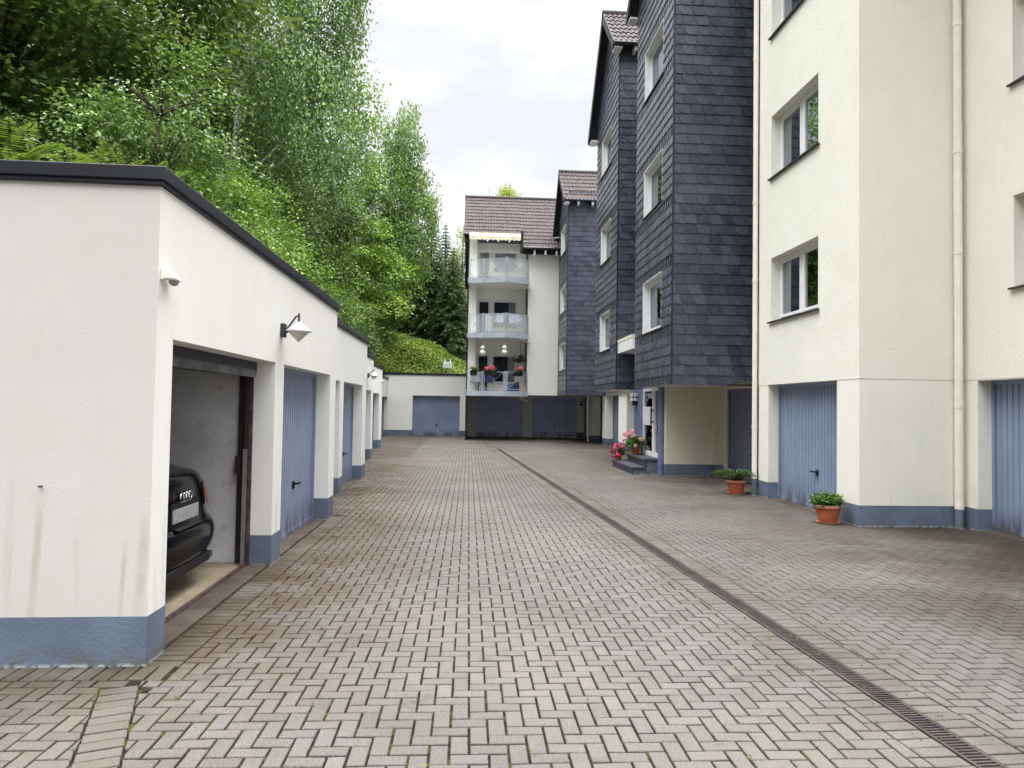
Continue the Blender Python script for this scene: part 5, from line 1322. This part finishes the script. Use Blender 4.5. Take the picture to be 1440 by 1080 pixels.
for s_ in (-.17,.17): b.tube([(-1.35+s_,44.,zt+.8),(-1.35+s_,44.,zt+1.02)], [.03,.012], 8)
part('finial', b, M['white'], wt)
b = MB()
for s_ in (-.2,.2): b.box(-1.35+s_-.03,-1.35+s_+.03,43.95,44.05,zt-.1,zt+.42)
part('leg', b, M['white'], wt)

# ------------------------------------------------------------------ potted plants
POT = [(.105,0),(.125,.02),(.150,.10),(.172,.20),(.176,.205),(.192,.21),(.196,.245),(.186,.25),(.172,.245),(.165,.215),(.02,.212)]
def pot(name, label, x, y, z, s, cat='potted plant', group='potted plants standing on the ground'):
    t = thing(name, label, cat, (x,y,z), group)
    b = MB(); b.lathe((x,y,z+.018*s), [(r*s, h*s) for r, h in POT], 32); p = part('pot', b, M['terracotta'], t, auto=True)
    b = MB(); b.lathe((x,y,z), [(.12*s,0),(.155*s,.008*s),(.165*s,.03*s),(.158*s,.03*s),(.11*s,.018*s)], 32); part('saucer', b, M['terra_rim'], t, auto=True)
    b = MB(); b.lathe((x,y,z+.018*s), [(.178*s,.2052*s),(.1935*s,.211*s),(.1985*s,.230*s),(.1985*s,.246*s),(.187*s,.2535*s),(.1735*s,.249*s)], 32); part('rim', b, M['terra_rim'], p, auto=True)
    b = MB(); b.lathe((x,y,z+.018*s), [(.168*s,.222*s),(.10*s,.232*s),(.01*s,.235*s)], 20); part('soil', b, M['soil'], t)
    return t
def strap_leaves(x, y, z, n, L, rn):
    mb = MB()
    for k in range(n):
        a = rn.uniform(0, 6.283); l = L*rn.uniform(.65,1.1); el = rn.uniform(.7,1.45); d = Vector((math.cos(a), math.sin(a), 0)); sd = Vector((-d.y, d.x, 0)); r0 = rn.uniform(0,.05)
        w_ = rn.uniform(.012,.019); prev = None; t = min(1,max(0,rn.gauss(.45,.2)))
        for i in range(8):
            q = i/7; p = Vector((x,y,z))+d*(r0+q*l*math.cos(el)+.32*l*q**2)+Vector((0,0,q*l*math.sin(el)-.62*l*q**2.6*math.sin(el)))
            ww = w_*(1-.92*q**2.2); row = (p-sd*ww+Vector((0,0,.006)), p, p+sd*ww+Vector((0,0,.006)))
            if prev: mb.add([*prev, *row], [(0,1,4,3),(1,2,5,4)], t)
            prev = row
    return mb
rn_ = random.Random(4)
pa = pot('potted_plant', 'terracotta pot of arching strap leaves beside the house corner downpipe', 5.15, 13.42, 0, 1.0)
part('foliage', strap_leaves(5.15, 13.42, .24, 190, .50, rn_), M['leaf_agap'], pa, smooth=True)
pb_ = pot('potted_plant', 'terracotta bowl with a low round leafy plant by the nearest house corner', 5.20, 10.02, 0, 1.0)
lf = LF(); C = np.array([5.20,10.02,.31])+unit(170)*np.array([.20,.20,.10])*(.4+.6*np.sqrt(rng.random((170,1)))); D = unit(170); D[:,2] = abs(D[:,2])
fill(lf, C, D, np.full(170,.9), 14, (.028,.028,.02), .042, .030, 'rand', .5, .18); lf.build('foliage', M['leaf_pot'], (5.20,10.02,0), pb_)
def petals(mb, c, r, n, rn):
    for k in range(n):
        d = Vector((rn.gauss(0,1), rn.gauss(0,1), rn.gauss(.25,1))).normalized(); p = Vector(c)+d*r*rn.uniform(.6,1)
        u = d.cross(Vector((rn.gauss(0,1),rn.gauss(0,1),rn.gauss(0,1)))).normalized(); v = d.cross(u); s = r*rn.uniform(.35,.55)
        mb.add([p-u*s*.6, p-v*s+d*s*.2, p+u*s*.6, p+v*s+d*s*.2], [(0,1,2,3)], rn.random())
def geranium(t, base, x, y, z, heads, mats, leafn, spread, rn):
    lf = LF(); C = np.array([x,y,z])+unit(leafn)*np.array(spread)*(.35+.65*np.sqrt(rng.random((leafn,1)))); C[:,2] = np.maximum(C[:,2], z-.05); D = unit(leafn); D[:,2] = abs(D[:,2])
    fill(lf, C, D, np.full(leafn,.85), 7, (.03,.03,.03), .07, .065, 'rand', .4, .18); lf.build('foliage', M['leaf_pot'], base, t)
    grp = {}
    for (hx, hy, hz, r, m_) in heads: grp.setdefault(m_, []).append((hx,hy,hz,r))
    for m_, hs in grp.items():
        for h in hs:
            b = MB(); petals(b, h[:3], h[3], 34, rn); part('blossom', b, M[m_], t)
pg = pot('potted_geranium', 'pink geranium in a terracotta pot on the upper entrance step', 4.50, 18.95, .385, .72)
geranium(pg, (4.50,18.95,.385), 4.50, 18.95, .66, [(4.42,18.75,0.90,0.051,'palepink'),(4.34,19.05,0.86,0.068,'pink'),(4.50,19.25,1.00,0.064,'palepink'),(4.40,19.4,0.96,0.060,'pink'),(4.62,18.75,0.78,0.055,'palepink'),(4.26,19.2,0.73,0.060,'magenta'),(4.42,18.6,0.63,0.051,'palepink'),(4.30,18.85,0.94,0.060,'palepink'),(4.28,19.3,0.90,0.055,'pink'),(4.55,18.6,0.80,0.051,'palepink')], None, 110, (.22,.28,.18), rn_)
pm = pot('potted_geranium', 'trailing magenta flowers in the small pot on the lower entrance step', 4.14, 19.45, .185, .55)
geranium(pm, (4.14,19.45,.185), 4.14, 19.45, .42, [(4.02,19.3,.50,.075,'magenta'),(4.10,19.55,.56,.08,'magenta'),(4.22,19.25,.54,.07,'magenta'),(3.98,19.6,.42,.07,'magenta'),(4.08,19.2,.36,.075,'magenta'),(4.2,19.5,.6,.06,'pink'),(4.0,19.42,.30,.07,'magenta')], None, 50, (.18,.22,.14), rn_)
# orchid standing inside the lower window of the near house
ot = thing('orchid', 'lilac orchid standing behind the lower window pane of the cream house', 'plant', (5.80, 11.35, 3.30))
b = MB(); b.tube([(5.80,11.35,3.3),(5.80,11.32,3.55),(5.78,11.22,3.80),(5.77,11.10,3.86)], .006, 6); part('stem', b, M['leaf_pot'], ot)
b = MB()
for p in ((5.76,11.24,3.80),(5.76,11.16,3.84),(5.75,11.08,3.80),(5.75,11.04,3.70)): petals(b, p, .045, 14, rn_)
part('blossom', b, M['lilac'], ot)
b = MB(); b.lathe((5.80,11.35,3.27), [(.05,0),(.065,.12),(.06,.12)], 16); part('pot', b, M['white'], ot)

# ------------------------------------------------------------------ things on the balconies
def flower_box(x, y, z, w, mat, label, n=6, dry=False):
    t = thing('flower_box', label, 'flower box', (x,y,z), 'flower boxes on the lowest balcony rail')
    b = MB(); b.hexa([(x-w/2+.02,y-.10,z),(x+w/2-.02,y-.10,z),(x+w/2-.02,y+.06,z),(x-w/2+.02,y+.06,z)], [(x-w/2,y-.13,z+.18),(x+w/2,y-.13,z+.18),(x+w/2,y+.08,z+.18),(x-w/2,y+.08,z+.18)]); part('box', b, M['rubber'], t)
    lf = LF(); C = np.array([x,y-.03,z+.22])+rng.normal(size=(40,3))*[w*.28,.07,.06]; fill(lf, C, unit(40), np.full(40,.8), 8, (.03,.03,.03), .08, .06, 'rand', .35); lf.build('foliage', M['leaf_pot' if not dry else 'leaf_maple'], (x,y,z), t)
    for k in range(n):
        b = MB(); petals(b, (x+rn_.uniform(-w*.42,w*.42), y-.05+rn_.uniform(-.08,.05), z+.30+rn_.uniform(-.05,.10)), .085, 24, rn_); part('blossom', b, M[mat], t)
flower_box(.20, 32.82, 3.02, .34, 'wood', 'dry brown flower basket at the outer end of the lowest balcony rail', 3, True)
flower_box(.98, 32.60, 3.02, .56, 'pink', 'pink flower box in the middle of the lowest balcony rail', 8)
flower_box(2.25, 32.66, 3.02, .44, 'pink', 'red pink flower box near the white wall on the lowest balcony', 4)
def paper_lanterns(x, y, label):
    t = thing('hanging_lantern', label, 'lantern', (x,y,4.0), 'white ball lanterns under the middle balcony')
    b = MB(); b.tube([(x,y,4.84),(x,y,4.45)], .008, 5); part('cord', b, M['white'], t)
    for z, r in ((4.32,.105),(4.10,.13)):
        b = MB(); b.sphere((x,y,z), r, 18, 12); part('ball', b, M['cream_paint'], t, smooth=True)
paper_lanterns(.60, 32.95, 'pair of white ball lanterns hanging at the bend of the middle balcony'); paper_lanterns(1.60, 32.55, 'pair of white ball lanterns hanging at the tip of the middle balcony')
hbk = thing('hanging_basket', 'small green hanging basket on the wall of the lowest balcony', 'basket', (2.45, 34.2, 3.7))
lf = LF(); C = np.array([2.45,34.2,3.95])+rng.normal(size=(30,3))*[.12,.1,.09]; fill(lf, C, unit(30), np.full(30,.8), 8, (.04,.04,.04), .10, .06, 'droop', .4); lf.build('foliage', M['leaf_pot'], (2.45,34.2,3.7), hbk)
b = MB(); b.tube([(2.45,34.2,4.84),(2.45,34.2,4.0)], .006, 5); b.lathe((2.45,34.2,3.75), [(.05,0),(.12,.12),(.12,.13)], 14); part('basket', b, M['dark_iron'], hbk)
def chair(x, y, label, cloth):
    t = thing('folding_chair', label, 'chair', (x,y,2.3), 'folding chairs on the lowest balcony')
    for s_ in (-.22,.22):
        b = MB(); b.tube([(x+s_,y-.25,2.3),(x+s_,y+.25,3.0)], .014, 6); part('leg', b, M['grey_metal'], t)
        b = MB(); b.tube([(x+s_,y+.22,2.3),(x+s_,y-.22,2.78)], .014, 6); part('leg', b, M['grey_metal'], t)
    b = MB(); b.box(x-.22,x+.22,y-.22,y+.18,2.72,2.77); part('seat', b, M[cloth], t, bevel=.015)
    b = MB(); b.hexa([(x-.22,y+.16,2.78),(x+.22,y+.16,2.78),(x+.22,y+.19,2.78),(x-.22,y+.19,2.78)], [(x-.22,y+.30,3.25),(x+.22,y+.30,3.25),(x+.22,y+.34,3.25),(x-.22,y+.34,3.25)]); part('backrest', b, M[cloth], t, bevel=.01)
chair(.95, 33.55, 'folding chair with dark blue cloth behind the pink flower box', 'blue_cloth'); chair(.28, 33.4, 'grey folding chair at the outer end of the lowest balcony', 'grey_cloth')
b = MB(); b.hexa([(1.75,33.1,2.32),(2.35,33.1,2.32),(2.35,33.5,2.32),(1.75,33.5,2.32)], [(1.8,33.15,2.62),(2.35,33.1,2.80),(2.3,33.45,2.80),(1.8,33.5,2.60)]); solo('cushion', b, M['blue_cloth'], 'dark blue folded cushion lying on the lowest balcony', 'cushion', (2.05,33.3,2.3), bevel=.05)
cr = thing('wooden_crate', 'small pale wooden crate in the corner of the lowest balcony', 'crate', (2.5,33.25,2.3))
for z in (2.32,2.42,2.52):
    b = MB(); b.box(2.33,2.63,33.15,33.17,z,z+.08); b.box(2.33,2.63,33.38,33.40,z,z+.08); b.box(2.31,2.33,33.15,33.40,z,z+.08); b.box(2.63,2.65,33.15,33.40,z,z+.08); part('slat', b, M['wood'], cr)
def towelmat():
    m = NM('striped towel'); x = m.xyz()
    wv = m.math('FRACT', m.math('MULTIPLY', x[0], 7.)); c = m.mix(m.mr(wv, .45, .55, 0, 1), (.72,.75,.78), (.22,.32,.50))
    return m.done(m.bsdf(c, .9, 0, .1))
M['towel'] = towelmat()
for x0, x1, z0, y, lb_ in ((.66,.95,4.98,33.05,'long striped towel hanging behind the glass of the middle balcony'), (1.18,1.58,5.5,32.85,'short striped towel left of the tip of the middle balcony'), (1.80,2.32,5.5,32.95,'short striped towel right of the tip of the middle balcony')):
    b = MB(); n = 14
    for k in range(n):
        a, c = x0+(x1-x0)*k/n, x0+(x1-x0)*(k+1)/n; w0, w1 = .012*math.sin(k*1.7), .012*math.sin((k+1)*1.7)
        b.quad((a,y+w0,z0), (c,y+w1,z0), (c,y+w1,5.92), (a,y+w0,5.92))
    solo('towel', b, M['towel'], lb_, 'towel', ((x0+x1)/2,y,5.9), 'towels drying on the middle balcony', smooth=True)

# weeds in the joints and fallen leaves, more than anyone would count
lf = LF(); n = 620
y = 2.2+rng.random(n)**1.6*26; side = rng.random(n)
x = np.where(side < .45, 2.58-.0528*y+rng.normal(0, .35, n), np.where(side < .7, -1.55+rng.exponential(.5, n)-.045*np.maximum(y-10, 0), rng.uniform(-1.6, 5., n)))
k_ = np.array([leftx(b)+.1 < a < rightx(b)-.1 for a, b in zip(x, y)]); x, y = x[k_], y[k_]
# snap to the joint grid of the herringbone
x = np.round((x-.03)/.0925)*.0925+.03+rng.normal(0, .003, len(x)); n = len(x)
for q in range(4):
    p = np.stack([x+rng.normal(0,.006,n), y+rng.normal(0,.02,n), np.full(n,-.004)], 1); a = rng.normal(size=(n,3))*[.7,.7,.1]+[0,0,.6]
    lf.add(p, a, rng.normal(size=(n,3))+[0,0,1.], rng.uniform(.010,.028,n), rng.uniform(.006,.012,n), .28+rng.normal(0,.2,n))
lf.build('joint_weeds', M['leaf_cover'], (0,0,0), None, 'stuff')
M['leaf_dry'] = leafmat('dry leaves', (.045,.025,.010), (.12,.07,.025), (.22,.15,.05), .1)
lf = LF(); n = 1500
y = 5+rng.random(n)*32; x = np.where(rng.random(n) < .7, -1.8-.075*np.maximum(y-10,0)+rng.exponential(.55, n), rightx(12)-.5-rng.exponential(.7, n))
k_ = np.array([leftx(b)+.06 < a < rightx(b)-.06 for a, b in zip(x, y)]); x, y = x[k_], y[k_]; n = len(x)
lf.add(np.stack([x, y, np.full(n,.004)+rng.random(n)*.006], 1), rng.normal(size=(n,3))*[1,1,.12], rng.normal(size=(n,3))*.25+[0,0,1.], rng.uniform(.018,.05,n), rng.uniform(.012,.03,n), .5+rng.normal(0,.25,n))
lf.build('fallen_leaves', M['leaf_dry'], (0,0,0), None, 'stuff')
